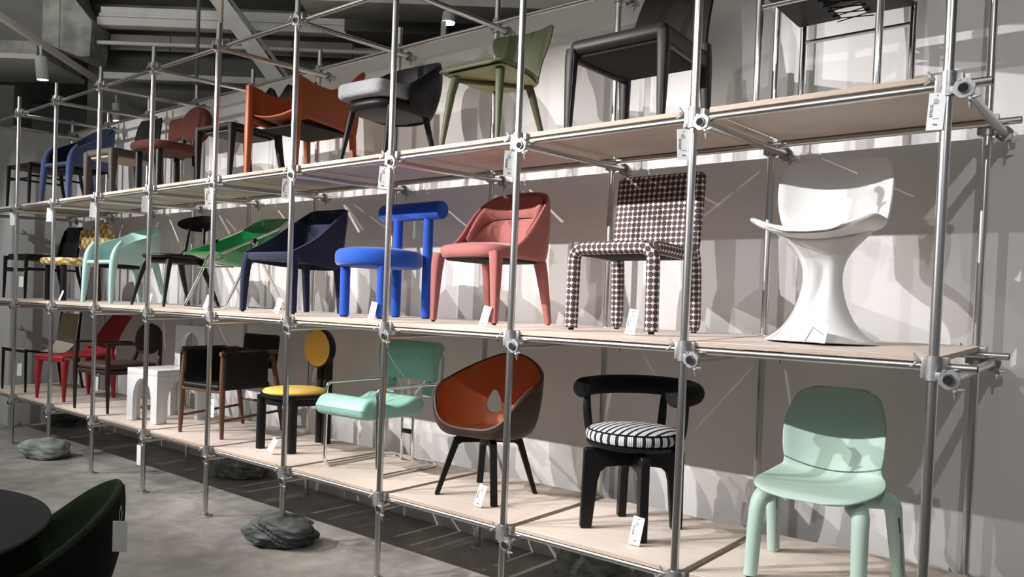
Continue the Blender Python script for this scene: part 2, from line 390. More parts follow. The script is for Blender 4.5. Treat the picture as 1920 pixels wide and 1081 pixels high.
# light track and its two heads
TP = V(-9.35, -.415, 4.9); TD = V(-3.167, 3.225, 0); TDn = TD.normalized()
trk = thing('light_track', 'long pale light track running diagonally over the left end of the rack', 'track', TP-TD*.0)
g = G(); ang = math.atan2(TD.y, TD.x); g.M = Matrix.Translation(TD*.2) @ Matrix.Rotation(ang, 4, 'Z'); g.box((0, 0, 0), (TD.length*1.9, .07, .07), .006).build('track_bar', mat('track_paint', (.8, .76, .7), .6), trk)
for s_ in (-.45, .3, 1.1):
    g = G(); g.cyl(TD*s_+V(0, 0, .02), TD*s_+V(0, 0, 1.69), .006, n=6).build('hanger_rod', CEIL, trk)
WHITEM = mat('white_lamp_housing', (.62, .62, .62), .5); GLOW = emis('lamp_lens', (1, 1, 1), 14)
def head(name, loc, lab, tilt, az, L=.26, r=.068):
    t = thing(name, lab, 'spotlight', loc)
    D = (rz(az) @ rx(tilt)).to_3x3() @ V(0, 0, -1); top = V(0, 0, -.12)
    g = G(); g.tube([(0, 0, 0), (0, 0, -.06), top+D*.02], [.02, .014, .014], 10).build('bracket', WHITEM, t)
    g = G(); g.tube([top, top+D*.01, top+D*L, top+D*(L+.02)], [r*.8, r, r, r*.97], 28).build('housing', WHITEM, t)
    g = G(); g.cyl(top+D*(L+.021), top+D*(L+.026), r*.86, n=28).build('lens', GLOW, t)
head('track_spotlight', TP+TD*.2-V(0, 0, .035), 'lit white spotlight hanging from the light track at the upper left', 8, 30)
head('track_spotlight', TP+TD*.70-V(0, 0, .035), 'lit white spotlight on the same track, farther away behind the posts', 4, 0, .24, .06)
t = thing('wall_spotlight', 'lit white spotlight on an upright bracket over the wall, top centre', 'spotlight', (-4.37, 1.52, 4.18))
g = G(); g.box((0, 0, .13), (.055, .012, .27), .002).build('bracket', WHITEM, t)
g = G(); g.tube([(0, .06, .27), (0, .06, .36)], [.062, .052], 28).build('housing', WHITEM, t); g = G(); g.cyl((0, .06, .262), (0, .06, .268), .057, n=28).build('lens', GLOW, t)

# ------------------------------------------------------------------ scaffold rack
XS = [0, -1.112, -2.224, -3.317, -4.414, -5.519, -6.640, -7.755, -8.862, -9.961, -11.07]
LV = {1: .557, 2: 1.708, 3: 2.858, 4: 4.004}; BK = {1: .005, 2: .028, 3: .045, 4: .045}; D = 1.04
rack = thing('scaffold_rack', 'tall steel tube scaffold rack standing in front of the white wall', 'rack', (0, 0, 0))
ROCKS_F = (0, 4, 8); ROCKS_B = (2, 6, 10)
pm = {}
for i, x in enumerate(XS):
    for bk in (0, 1):
        z0 = .13 if i in (ROCKS_B if bk else ROCKS_F) else 0
        key = ('p', bk, z0)
        if key not in pm:
            g = G(); g.cyl((0, 0, z0), (0, 0, 4.19+bk*.06), .0212, n=20); pm[key] = g.build('post', STEEL, rack); o = pm[key]
        else: o = pm[key].copy(); COL.objects.link(o)
        o.location = V(x, D*bk, 0)*K
        if z0 == 0:
            if 'base' not in pm: g = G(); g.lathe([(.062, 0), (.062, .005), (.058, .008), (.026, .009), (.026, .03), (.0215, .032)], 28); b = pm['base'] = g.build('base_plate', CAST, rack)
            else: b = pm['base'].copy(); COL.objects.link(b)
            b.location = V(x, D*bk, 0)*K
def inst(key, make, loc, parent=rack, scale=None):
    if key not in pm: o = pm[key] = make()
    else: o = pm[key].copy(); COL.objects.link(o)
    o.location = V(*loc)*K; o.parent = parent
    if scale: o.scale = scale
    return o
def mk_clamp():
    g = G()
    g.tube([(0, 0, -.055), (0, 0, .045)], .03, 20)                     # sleeve on the post
    g.box((-.034, 0, -.005), (.022, .034, .085), .004)                    # closing flange
    g.box((.028, .03, .018), (.05, .05, .05), .006)                       # arm to the long rail
    g.box((.03, -.012, -.035), (.05, .03, .034), .006)                    # arm to the cross tube
    M = T(.068, -.052, -.042) @ STAND
    hexo = rpoly([(.043*math.cos(PI/3*k+.3), .043*math.sin(PI/3*k+.3)) for k in range(6)], .01, 3)
    n = len(hexo); inn = [(.0225*math.cos(math.atan2(y, x)), .0225*math.sin(math.atan2(y, x))) for x, y in hexo]
    vs = [M @ V(x, y, z) for z in (-.011, .011) for L in (hexo, inn) for x, y in L]; fs = []
    for k in range(n):
        q = (k+1) % n
        fs += [(k, q, n+q, n+k), (2*n+k, 3*n+k, 3*n+q, 2*n+q), (k, 2*n+k, 2*n+q, q), (n+k, n+q, 3*n+q, 3*n+k)]
    g.add(vs, fs)
    g.cyl((.068-.018, -.066, -.008), (.068-.018, -.040, -.008), .006, n=8); g.cyl((.075, -.066, -.078), (.075, -.04, -.078), .005, n=8)
    return g.build('clamp', CAST, rack)
def mk_wing():
    g = G(); g.cyl((-.012, 0, 0), (.02, 0, 0), .005, n=8); g.cyl((0, 0, 0), (.012, 0, 0), .011, n=8)
    for s_ in (-1, 1): g.tube([(.006, 0, 0), (.016, 0, s_*.014), (.03, 0, s_*.03)], [.005, .007, .004], 8, flat=.5)
    return g.build('wing_nut', CAST)
for l in (1, 2, 3, 4):
    for i, x in enumerate(XS):
        def mk_cross():
            g = G(); g.tube([(0, -.075, 0), (0, D+.13, 0)], .0205, 18); return g.build('cross_tube', STEEL, rack)
        dz = BK[l]
        c = inst('cross', mk_cross, (x+.068, 0, LV[l]-.042)); c.rotation_euler.x = math.atan2(dz, D)
        inst('bore', lambda: G().cyl((0, -.0765, 0), (0, -.0755, 0), .0185, n=18).build('tube_bore', HOLE), (0, 0, 0), c)
        inst('bore', None, (0, D+.2075, 0), c)
        for bk in (0, 1):
            cl = inst('clamp', mk_clamp, (x, D*bk, LV[l]+dz*bk), scale=(1, -1, 1) if bk else (1, 1, 1))
            w1 = inst('wing', mk_wing, (.086, -.055, -.082), cl); w1.rotation_euler = (.3, .7, 0)
            w2 = inst('wing', mk_wing, (-.05, -.012, .02), cl); w2.rotation_euler = (.2, PI+.2, .3)
    for k in range(10):
        x0, x1 = XS[k+1], XS[k]
        for bk in (0, 1):
            xe = x1+(.15 if k == 0 else 0.0)
            if l == 4 and False: pass
            g = G(); yy = .045 if not bk else D-.045; zz = LV[l]+BK[l]*bk
            g.tube([(x0+.002, yy, zz), (xe, yy, zz)], .0182, 18).build('long_rail', STEEL, rack)
            if k == 0: g = G(); g.cyl((xe+.0005, yy, zz), (xe+.001, yy, zz), .0155, n=18).build('tube_bore', HOLE, rack)
# ------------------------------------------------------------------ shelf boards
CH = {1: ['mint stitched leather chair', 'striped-cushion chair', 'tan and brown bucket armchair', 'mint chair on bent chrome tubes', 'round yellow and black chair',
          'walnut and black leather armchair', 'white arched chair', 'dark armchair with a round back', 'red leather chair', 'cream sling chair'],
      2: ['white sculpted chair', 'dotted upholstered chair', 'pink velvet chair', 'blue cylinder chair', 'navy felt armchair', 'green shell folding chair',
          'black wooden chair with an oval back', 'aqua one-piece armchair', 'yellow dotted chair', 'black chair with a tall back'],
      3: ['chrome-legged chair', 'dark brown leather chair', 'olive leather chair', 'black shell chair with a light grey seat', 'orange leather armchair', 'dark wooden chair with a wavy back',
          'rust-red chair', 'taupe chair', 'periwinkle armchair', 'brown-seated wooden chair']}
LN = {1: 'lowest', 2: 'middle', 3: 'top'}
for l in (1, 2, 3):
    for k in range(10):
        gap = .026 if l == 2 else .05
        x0, x1 = XS[k+1]+.02+gap, XS[k]+.02; dz = (.003, 0, .005, -.002)[(k+l) % 4]; th = .024
        g = G(); g.box((0, 0, 0), (x1-x0, D-.035, th), .0015, 1)
        o = g.build('shelf_board', PLY); o.data.materials.append(PLYE)
        for p in o.data.polygons:
            if abs(p.normal.z) < .5: p.material_index = 1
        o.location = V((x0+x1)/2, .022+(D-.035)/2, LV[l]+.0188+th/2+BK[l]/2+.001)*K; o.rotation_euler.x = math.atan2(BK[l], D)
        tag(o, f'pale plywood shelf board under the {CH[l][k]}, {LN[l]} shelf', 'shelf board', 'plywood shelf boards')
SZ = {l: LV[l]+.0188+.024+.002 for l in (1, 2, 3)}
def ztop(l, y): return SZ[l]+BK[l]*y/D
# ------------------------------------------------------------------ stones
def rock(name, loc, dim, m, seed, lab, rot=0, ridge=.5, flat=.35):
    bm = bmesh.new(); bmesh.ops.create_icosphere(bm, subdivisions=5, radius=.5)
    off = Vector((seed*3.1, seed*1.7, seed*.9))
    for v in bm.verts:
        p = v.co.copy(); n_ = p.normalized()
        r = 1+.35*noise.noise(p*1.6+off)+.16*noise.noise(p*4+off)
        s_ = p.x*.5+p.z*1.0+noise.noise(p*2+off)*.25
        r += ridge*.22*(2*abs((s_*4.3+noise.noise(p*3+off)*.5) % 1-.5)-.5)+ridge*.06*(2*abs((s_*13) % 1-.5)-.5)+ridge*.08*noise.noise(Vector((p.x*5, p.y*2, p.z*14))+off)
        q = n_*.5*r
        q.z = max(q.z, -.36+.03*noise.noise(p*5))
        v.co = Vector((q.x*dim[0], q.y*dim[1], q.z*dim[2]))*K
    zmin = min(v.co.z for v in bm.verts)
    for v in bm.verts: v.co.z -= zmin
    me = bpy.data.meshes.new(name); bm.to_mesh(me); bm.free(); me.shade_smooth(); me.set_sharp_from_angle(angle=math.radians(16)); me.materials.append(m)
    o = bpy.data.objects.new(name, me); COL.objects.link(o); o.location = V(*loc)*K-V(0, 0, .004); o.rotation_euler.z = math.radians(rot)
    tag(o, lab, 'stone'); return o
rock('stone', (XS[4], .0, 0), (.50, .36, .27), ROCKD, 1, 'dark layered slate boulder under the front post by the yellow and black chair', 40)
rock('stone', (XS[8]+.02, -.02, 0), (.50, .36, .26), ROCKG, 4, 'rounded grey-green boulder under a front post at the far left', 40, .15)
rock('stone', (XS[6], D-.03, 0), (.54, .36, .25), ROCKG, 6, 'mottled boulder in the shadow under the rack, behind the walnut armchair', 20, .6)
rock('stone', (XS[2], D-.03, 0), (.60, .36, .31), ROCKG, 8, 'pale-streaked boulder under a back post below the striped-cushion chair', 10, .6)
rock('stone', (XS[10], D-.03, 0), (.52, .36, .25), ROCKD, 9, 'small dark boulder in the shadow far left under the lowest shelf', 0, .5)
rock('stone', (XS[0], 0, 0), (.5, .4, .3), ROCKD, 12, 'dark boulder under the rightmost front post', 0, .5)
# ------------------------------------------------------------------ price tags
def text_mesh(s, size):
    c = bpy.data.curves.new('t', 'FONT'); c.body = s; c.size = size*K; c.extrude = .0003; c.align_x = 'CENTER'; c.align_y = 'CENTER'
    o = bpy.data.objects.new('t', c); COL.objects.link(o); dg = bpy.context.evaluated_depsgraph_get(); dg.update()
    me = bpy.data.meshes.new_from_object(o.evaluated_get(dg)); bpy.data.objects.remove(o); bpy.data.curves.remove(c)
    me.materials.clear(); me.materials.append(INK); return me
PRICE = text_mesh('\u00a5990.00', .016)
def tag_card(name, lab, loc, rot=(0, 0, 0), w_=.062, h_=.15, cord=None, detail=True, group=None):
    t = thing(name, lab, 'price tag', loc, group=group); t.rotation_euler = [math.radians(a) for a in rot]
    inst(('card', w_, h_), lambda: G().box((0, 0, 0), (w_, .0022, h_), .0008, 1).build('card', CARD, t), (0, 0, 0), t)
    if detail:
        key = ('print', w_)
        def mk():
            g = G()
            for q, (xx, L) in enumerate(((-.016, .012), (-.009, .018), (-.001, .022), (.006, .018))):
                g.box((-.012+.0, -.0016, .048-q*.006), (.0, .0, .0), 0) if False else g.box((-.008+L*.25, -.0016, .05-q*.0065), (L, .0006, .0022), 0)
            g.box((.0, -.0016, -.03), (.026, .0006, .0014), 0)
            g.tube([(-.008, -.0018, -.055), (-.004, -.0018, -.050), (0, -.0018, -.057), (.004, -.0018, -.051), (.009, -.0018, -.056)], .0016, 6)
            return g.build('printed_lines', INK, t, kind='stuff')
        inst(key, mk, (0, 0, 0), t)
        p = bpy.data.objects.new('price_lettering', PRICE); COL.objects.link(p); p.parent = t
        p.location = V(-.017, -.0018, .002)*K; p.rotation_euler = (PI/2, -PI/2, 0)
        pe = inst('punch', lambda: G().cyl((0, -.0018, 0), (0, -.0013, 0), .003, n=10).build('punched_hole', INK, t), (0, 0, h_/2-.012), t)
    if cord:
        g = G(); hh = h_/2-.012
        a = V(*cord)
        g.tube([(0, -.002, hh), tuple(a*.5+V(-.004, -.002, hh*.5)), tuple(a)], .0012, 6, sub=4); g.tube([(0, .002, hh), tuple(a*.5+V(.006, .002, hh*.5)), tuple(a)], .0012, 6, sub=4)
        g.build('string', CORD, t)
    return t
for i in range(10):
    b = CH[3][i]
    z = LV[3]-.115 - (.02 if i else 0)
    tag_card('hanging_price_tag', f'white tag on the front post below the {b.split(" with")[0]}', (XS[i]-.036+(.0 if i else .004), -.028, z), (0, (3, -3, 2, 4)[i % 4], (4, 38, 52, 45, 60)[min(i, 4)]), cord=(.01, .006, .115), detail=i < 6, group='tags tied to the front posts')
tag_card('hanging_price_tag', 'white tag hung under the lowest shelf at the post beside the white arched chair', (XS[6]-.03, -.03, LV[1]-.2), (0, 0, 8), w_=.062, h_=.19, cord=(.01, .006, .13), detail=False)
# ------------------------------------------------------------------ chairs, lowest shelf
def chair(name, lab, x, y, l, rot=0, cat='chair'):
    return thing(name, lab, cat, (x, y, ztop(l, y)+.0), rot)
def leg(t, m, P, r, name='leg', n=12, sub=0, sq=2., flat=1., bevel=0, glide=0):
    g = G(); g.tube(P, r, n, sub=sub, sq=sq, flat=flat); o = g.build(name, m, t)
    if glide:
        e = Vector(P[-1]); G().cyl(e+V(0, 0, 0), e-V(0, 0, .012), glide, n=12).build('glide', GLIDE, o)
    return o

# 1 mint stitched chair
def mint_chair():
    m = mat('mint_leather', (.41, .535, .465), .48, bump=.06, scale=160); st = mat('dark_stitch', (.06, .08, .07), .8)
    t = chair('stitched_leather_chair', 'mint green leather chair with stitched legs on the lowest shelf, far right', -.55, .45, 1, 1)
    g = G(); g.profile([(-.31, .428, .08, 0, 0), (-.305, .436, .17, 0, 0), (-.27, .452, .245, .006, 0), (-.15, .452, .287, .02, 0), (0, .448, .29, .03, 0), (.1, .452, .272, .045, 0),
        (.155, .475, .25, .04, .02), (.185, .53, .243, .02, .05), (.205, .62, .252, .0, .075), (.225, .74, .252, 0, .08), (.245, .85, .225, 0, .06), (.252, .9, .2, -.005, .045), (.256, .924, .165, -.01, .03), (.256, .93, .13, -.01, .02)], .02, 21, 4)
    sh = g.build('seat_shell', m, t, sub=1)
    # seam stitches across the lower back
    g = G()
    for k in range(46):
        u = -1+2*(k+.5)/46; hw = .25; g.box((.242*u, .158-.035*u*u, .508+.05*u*u), (.007, .006, .0028), 0)
    g.build('stitching', st, sh, kind='stuff')
    for s_ in (-1, 1):
        f = leg(t, m, [(s_*.2, -.18, .42), (s_*.232, -.215, .385), (s_*.242, -.24, .30), (s_*.25, -.26, 0.01)], [.05, .042, .038, .034], 'front_leg', 16, 4, glide=.02)
        b = leg(t, m, [(s_*.16, .03, .41), (s_*.25, .08, .415), (s_*.292, .135, .39), (s_*.302, .18, .27), (s_*.315, .25, 0.01)], [.045, .046, .042, .037, .033], 'back_leg', 16, 4, glide=.02)
        for L, P, r in ((f, [(s_*.234, -.207, .39), (s_*.242, -.222, .30), (s_*.25, -.23, 0.02)], .038), (b, [(s_*.3, .16, .33), (s_*.303, .19, .25), (s_*.315, .25, .02)], .037)):
            g = G()
            for k in range(44):
                q = k/44*2; a = Vector(P[int(q)]); c = a.lerp(Vector(P[int(q)+1]), q % 1)
                g.box((c.x+.028, c.y-r*.78, c.z), (.009, .003, .002), 0)
            g.build('stitching', st, L, kind='stuff')
    return t
mint_chair()

# 2 swivel chair with striped cushion
def striped_chair():
    t = chair('striped_cushion_chair', 'black swivel chair with a round black and white striped cushion and curved roll back', -1.655, .5, 1, 0)
    prof = [(.03, .40), (.03, .475), (.315, .49), (.345, .10), (.35, 0), (.28, 0), (.27, .10), (.245, .27), (.225, .335), (.19, .36), (.11, .365), (.03, .365)]
    for a in (45, 135, 225, 315):
        g = G(); M = rz(a-2) @ STAND
        g.prism([(x*.87, z) for x, z in [(.0, .40), (.0, .475), (.33, .475), (.345, .46), (.352, .1), (.352, 0), (.275, 0), (.262, .12), (.245, .28), (.228, .335), (.19, .365), (.11, .372), (.0, .372)]], .05, M)
        g.build('leg', BLACKW, t, bevel=.006)
    g = G(); g.lathe([(.05, .475), (.05, .49), (.25, .49), (.278, .497), (.285, .515), (.27, .525)], 48); g.build('seat_ring', BLACKW, t)
    top = uvpat('striped_cotton', 'stripes', (.012, .012, .014), (.62, .62, .62), 23)
    side = uvpat('striped_cotton_side', 'stripes', (.012, .012, .014), (.62, .62, .62), 17.5)
    g = G(); g.lathe([(.272, .585), (.262, .594), (.22, .606), (.15, .616), (.07, .62), (.002, .621)], 64); c = g.build('seat_cushion', top, t)
    # slanted stripes: shear the UVs
    for d in c.data.uv_layers[0].data: d.uv = (d.uv[0]+.0*d.uv[1], d.uv[1])
    g = G(); vs = []; fs = []; uv = []; n = 72; pr_ = [(.262, .522), (.283, .532), (.29, .552), (.286, .574), (.274, .588)]
    for r, z in pr_:
        for k in range(n): vs.append((r*math.cos(2*PI*k/n), r*math.sin(2*PI*k/n), z))
    for i in range(4):
        for k in range(n):
            fs.append((i*n+k, i*n+(k+1) % n, (i+1)*n+(k+1) % n, (i+1)*n+k)); a0, a1 = k/n*2.0, (k+1)/n*2.0
            uv.append([(a0, 0), (a1, 0), (a1, 1), (a0, 1)])
    g.add(vs, fs, uv); g.build('cushion_band', side, c)
    g = G(); g.tube([(.276*math.cos(2*PI*k/64), .276*math.sin(2*PI*k/64), .589) for k in range(64)], .005, 8, closed=True); g.build('piping', BLACKF, c)
    P = []
    for k in range(13):
        a = math.radians(-22+k*(224/12)); P.append((.335*math.cos(a)-.012, .325*math.sin(a)+.03, .815+.012*math.sin(max(a, 0))))
    g = G(); g.tube([P[0]]+P+[P[-1]], [.03]+[.059]*13+[.03], 20, sub=3); g.tube([tuple(Vector(P[0])-V(.0, -.001, 0)), P[0]], [.05, .059], 20)
    g.build('back_roll', BLACKF, t)
    for a in (-8, 90, 188):
        c_, s_ = math.cos(math.radians(a)), math.sin(math.radians(a))
        leg(t, BLACKW, [(.29*c_, .28*s_+.01, .49), (.318*c_, .31*s_+.02, .6), (.33*c_, .32*s_+.02, .7), (.335*c_, .325*s_+.03, .79)], [.02, .026, .024, .018], 'back_post', 12, 3)
    return t
striped_chair()

# 3 tan / brown bucket armchair
def bucket_chair():
    tan = mat('tan_leather', (.40, .125, .045), .42, bump=.05, scale=120); brn = mat('dark_brown_leather', (.05, .03, .024), .5, bump=.1, scale=150)
    t = chair('bucket_armchair', 'bucket armchair lined in tan leather, dark brown outside, with a teardrop hole in the back', -2.79, .5, 1, 4)
    # rim as closed curve (angle from front, counter clockwise), x, y, z
    rim = [(0, -.27, .475), (.14, -.275, .485), (.245, -.26, .54), (.315, -.2, .66), (.345, -.1, .735), (.345, .03, .775), (.31, .16, .825), (.22, .26, .885), (.1, .305, .935), (0, .312, .945)]
    full = rim+[(-x, y, z) for x, y, z in rim[-2:0:-1]]
    R = [Vector(q) for q in catmull(full+[full[0]], 5)][:-1]
    # recompute the closing part smoothly
    def shell(off, name, m, par):
        c0 = V(0, .02, .415); n = len(R); rows = []
        for q in range(0, 13):
            s_ = q/12; row = []
            for p in R:
                base = V(p.x*.72, p.y*.72+.01, c0.z+.012)   # floor edge
                if s_ < .4: f = s_/.4; w_ = V(c0.x+(base.x-c0.x)*f, c0.y+(base.y-c0.y)*f, c0.z+(base.z-c0.z)*f*f)
                else:
                    f = (s_-.4)/.6; e = math.sin(f*PI/2)
                    w_ = V(base.x+(p.x-base.x)*e**.8, base.y+(p.y-base.y)*e**.8, base.z+(p.z-base.z)*(1-math.cos(f*PI/2))**.85)
                row.append(w_)
            rows.append(row)
        vs = []; fs = []
        def lay(d):
            o = len(vs)
            for i, row in enumerate(rows):
                for j, p in enumerate(row):
                    du = rows[min(i+1, 12)][j]-rows[max(i-1, 0)][j]; dv = row[(j+1) % n]-row[j-1]
                    N = du.cross(dv); N = N.normalized() if N.length > 1e-9 else V(0, 0, -1)
                    if i == 0: N = V(0, 0, 1) if rows[6][0].z > 0 else N
                    if i == 0: N = V(0, 0, 1)
                    elif N.dot(V(0, 0, .75)-p+V(0, .0, 0)) < 0: N = -N
                    vs.append(p+N*d)
            return o
        a = lay(off[0]); b = lay(off[1])
        for i in range(12):
            for j in range(n):
                k = (j+1) % n
                fs.append((a+i*n+j, a+i*n+k, a+(i+1)*n+k, a+(i+1)*n+j)); fs.append((b+i*n+j, b+(i+1)*n+j, b+(i+1)*n+k, b+i*n+k))
        for j in range(n):
            k = (j+1) % n; fs.append((a+12*n+j, a+12*n+k, b+12*n+k, b+12*n+j))
        g = G().add(vs, fs); return g.build(name, m, par)
    t0 = t; so = shell((-.016, .001), 'outer_shell', brn, t); si = shell((.002, .012), 'leather_lining', tan, t)
    hole = rpoly([(-.062, .0), (-.042, -.055), (.042, -.055), (.062, .0), (.045, .06), (.012, .11), (-.012, .11), (-.045, .06)], .03, 4)
    cu = G().prism(hole, .5, rz(20) @ T(-.02, .30, .575) @ STAND).build('cut', brn); cu.parent = t
    bpy.context.view_layer.update(); cut(so, cu); cut(si, cu); bpy.data.objects.remove(cu)
    g = G(); g.tube([R[k] for k in range(len(R))], .011, 8, closed=True); g.build('rim_piping', brn, so)
    for q in (so, si): q.rotation_euler.z = math.radians(6)
    g = G(); g.cyl((0, 0, .34), (0, 0, .415), .05, .1, n=24).build('hub', BLACKW, t)
    for a in (45, 135, 225, 315):
        M = rz(a) @ STAND
        g = G(); g.prism([(.0, .36), (.0, .41), (.20, .405), (.235, .385), (.355, 0), (.325, 0), (.205, .34), (.18, .355)], .045, M).build('leg', BLACKW, t, bevel=.004)
    return t
bucket_chair()

# 4 mint cantilever armchair
def tube_chair():
    m = mat('mint_padded_leather', (.27, .50, .425), .5, bump=.08, scale=120)
    t = chair('tubular_armchair', 'mint padded armchair on a polished bent chrome tube frame', -3.92, .5, 1, 2)
    r = .0125
    for s_ in (-1, 1):
        P = fillet([(s_*.07, .335, .93), (s_*.07, .36, .45), (s_*.07, .35, .012), (s_*.07, .30, .012), (s_*.29, .37, .012), (s_*.29, -.27, .012), (s_*.285, -.28, .655), (s_*.30, .38, .655), (s_*.30, .385, .90), (s_*.27, .40, .93)], .05, 6)
        P = fillet([(s_*.06, .33, .45), (s_*.06, .33, .02), (s_*.15, .40, .014), (s_*.30, .36, .014), (s_*.29, -.27, .014), (s_*.28, -.28, .655), (s_*.31, .38, .66), (s_*.315, .385, .90), (s_*.26, .385, .92)], .055, 6)
        g = G(); g.tube(P, r, 12); g.build('side_frame', CHROME, t)
        g = G(); g.tube(fillet([(s_*.06, .33, .44), (s_*.06, .32, .55), (s_*.2, .36, .72)], .04), r, 12); g.build('back_support', CHROME, t)
        g = G(); g.slab(rpoly([(-.045, -.1), (.045, -.1), (.06, .09), (-.06, .09)], .02), -.008, .008, .006, 0, T(s_*.2, .345, .645) @ rx(-12) @ STAND); st = g.build('strap_bracket', m, t)
        g = G(); g.cyl((s_*.2, .325, .66), (s_*.2, .34, .66), .02, n=16).build('button', m, st)
    g = G(); g.box((0, .33, .25), (.10, .03, .035), .006).build('clamp_block', BLACKL, t)
    g = G(); g.tube([(-.28, -.2, .42), (.28, -.2, .42)], r, 10); g.tube([(-.08, .1, .40), (-.06, .33, .40)], r, 10); g.tube([(.08, .1, .40), (.06, .33, .40)], r, 10); g.tube([(-.06, .33, .4), (.06, .33, .4)], r, 10); g.build('seat_rails', CHROME, t)
    out = [(p[0], p[1]) for p in catmull([(-.41, .50), (-.36, .565), (-.27, .575), (-.16, .535), (-.06, .512), (.04, .53), (.14, .565), (.22, .548), (.245, .495), (.21, .435), (.1, .42), (-.1, .42), (-.3, .42), (-.385, .44), (-.41, .50)], 4)][:-1]
    M = Matrix(((0, 0, 1, 0), (1, 0, 0, 0), (0, 1, 0, 0), (0, 0, 0, 1)))
    g = G(); g.slab(out, -.27, .27, .035, .006, M); s1 = g.build('seat_cushion', m, t)
    for xx in (-.09, .09):
        g = G(); g.slab([(p[0]*1.003, (p[1]-.5)*1.02+.5) for p in out], xx-.006, xx+.006, .005, 0, M).build('welt', m, s1)
    ob = [(p[0], p[1]) for p in catmull([(.29, .69), (.27, .78), (.265, .87), (.28, .945), (.33, .985), (.385, .975), (.41, .93), (.39, .88), (.355, .83), (.345, .75), (.34, .69), (.315, .675), (.29, .69)], 4)][:-1]
    g = G(); g.slab(ob, -.315, .315, .03, .006, M); s2 = g.build('back_cushion', m, t)
    for xx in (-.2, -.07, .07, .2):
        g = G(); g.lathe([(.013, 0), (.013, .004), (.008, .008), (.002, .009)], 14, T(xx, .266, .85) @ rx(90)).build('button', m, s2)
    return t
tube_chair()

# 5 yellow and black chair
def yellow_chair():
    yel = mat('yellow_leather', (.76, .51, .12), .4, bump=.03, scale=90)
    t = chair('disc_back_chair', 'black chair with a round yellow seat and a yellow disc back on twin columns', -4.99, .5, 1, 4)
    for x, y in ((-.19, -.2), (.18, -.17)):
        leg(t, BLACKW, [(x, y, .46), (x, y, .0)], .038, 'leg', 20)
    for x, y, h in ((-.065, .345, .86), (.03, .335, .90)):
        leg(t, BLACKW, [(x, y, h), (x, y, .0)], .041, 'back_column', 20)
    g = G(); g.lathe([(.20, .385), (.25, .39), (.25, .44), (.272, .445), (.288, .462), (.288, .478), (.275, .485)], 56).build('seat_ring', BLACKW, t)
    g = G(); g.lathe([(.27, .485), (.27, .498), (.255, .513), (.2, .523), (.1, .528), (.002, .529)], 56).build('seat_pad', yel, t)
    M = T(-.03, .28, .855) @ rx(90)
    g = G(); g.lathe([(.15, -.045), (.168, -.04), (.175, -.025), (.175, .02), (.168, .028), (.15, .03)], 48, M); b = g.build('back_disc', BLACKW, t)
    g = G(); g.lathe([(.163, .028), (.161, .036), (.14, .042), (.07, .046), (.002, .047)], 48, M); g.build('back_pad', yel, b)
    return t
yellow_chair()

# 6 walnut armchair
WAL = mat('walnut_wood', (.135, .070, .045), .45, col2=(.085, .038, .024), scale=6, stretch=(8, 8, 1), detail=7)
def walnut_chair():
    t = chair('walnut_sling_armchair', 'walnut armchair with black leather seat, draped side panels and separate back pad', -6.06, .5, 1, 7)
    for s_ in (-1, 1):
        leg(t, WAL, [(s_*.275, -.27, .76), (s_*.285, -.275, .46), (s_*.30, -.28, 0)], [.019, .027, .017], 'front_leg', 14, 4)
        leg(t, WAL, [(s_*.26, .30, .77), (s_*.285, .36, .40), (s_*.29, .43, 0)], [.018, .026, .017], 'back_leg', 14, 4)
        leg(t, WAL, [(s_*.29, -.31, .765), (s_*.295, 0, .772), (s_*.28, .33, .772)], [.021, .023, .021], 'armrest', 14, 4)
        leg(t, WAL, [(s_*.29, -.27, .16), (s_*.295, .41, .20)], [.012, .013], 'side_stretcher', 10)
        leg(t, WAL, [(s_*.28, .12, .47), (s_*.27, .28, .74)], [.012, .012], 'diagonal_stay', 10)
        g = G(); g.grid([[Vector((s_*(.315-.0*k), y, z)) if k < 2 else Vector((s_*x_, y, z)) for k, (x_, z) in enumerate([(.325, .60), (.318, .72), (.318, .772), (.292, .80), (.262, .775), (.262, .65), (.258, .52), (.22, .47)])] for y in (-.285, -.1, .05, .2)], .008)
        g.build('side_sling', BLACKL, t)
        g = G(); g.box((s_*.322, -.04, .61), (.012, .48, .33), .004).build('outer_side_panel', BLACKL, t)
    leg(t, WAL, [(-.29, -.27, .42), (.29, -.27, .42)], .017, 'front_rail', 10, sq=3, flat=1.5)
    leg(t, WAL, [(-.29, .37, .42), (.29, .37, .42)], .017, 'back_rail', 10, sq=3, flat=1.5)
    leg(t, WAL, [(-.29, .40, .26), (.29, .40, .26)], .011, 'back_stretcher', 10)
    leg(t, WAL, [(-.27, .33, .77), (0, .38, .76), (.27, .33, .77)], .016, 'back_bow', 10, 4)
    g = G(); g.slab(rpoly([(-.26, -.3), (.26, -.3), (.25, .3), (-.25, .3)], .03), .425, .482, .02, -.006).build('seat', BLACKL, t)
    g = G(); g.slab(rpoly([(-.24, .60), (.24, .60), (.245, .93), (-.245, .93)], .03), -.02, .02, .014, 0, T(0, .30, 0) @ rx(-6) @ STAND).build('back_pad', BLACKL, t)
    return t
walnut_chair()

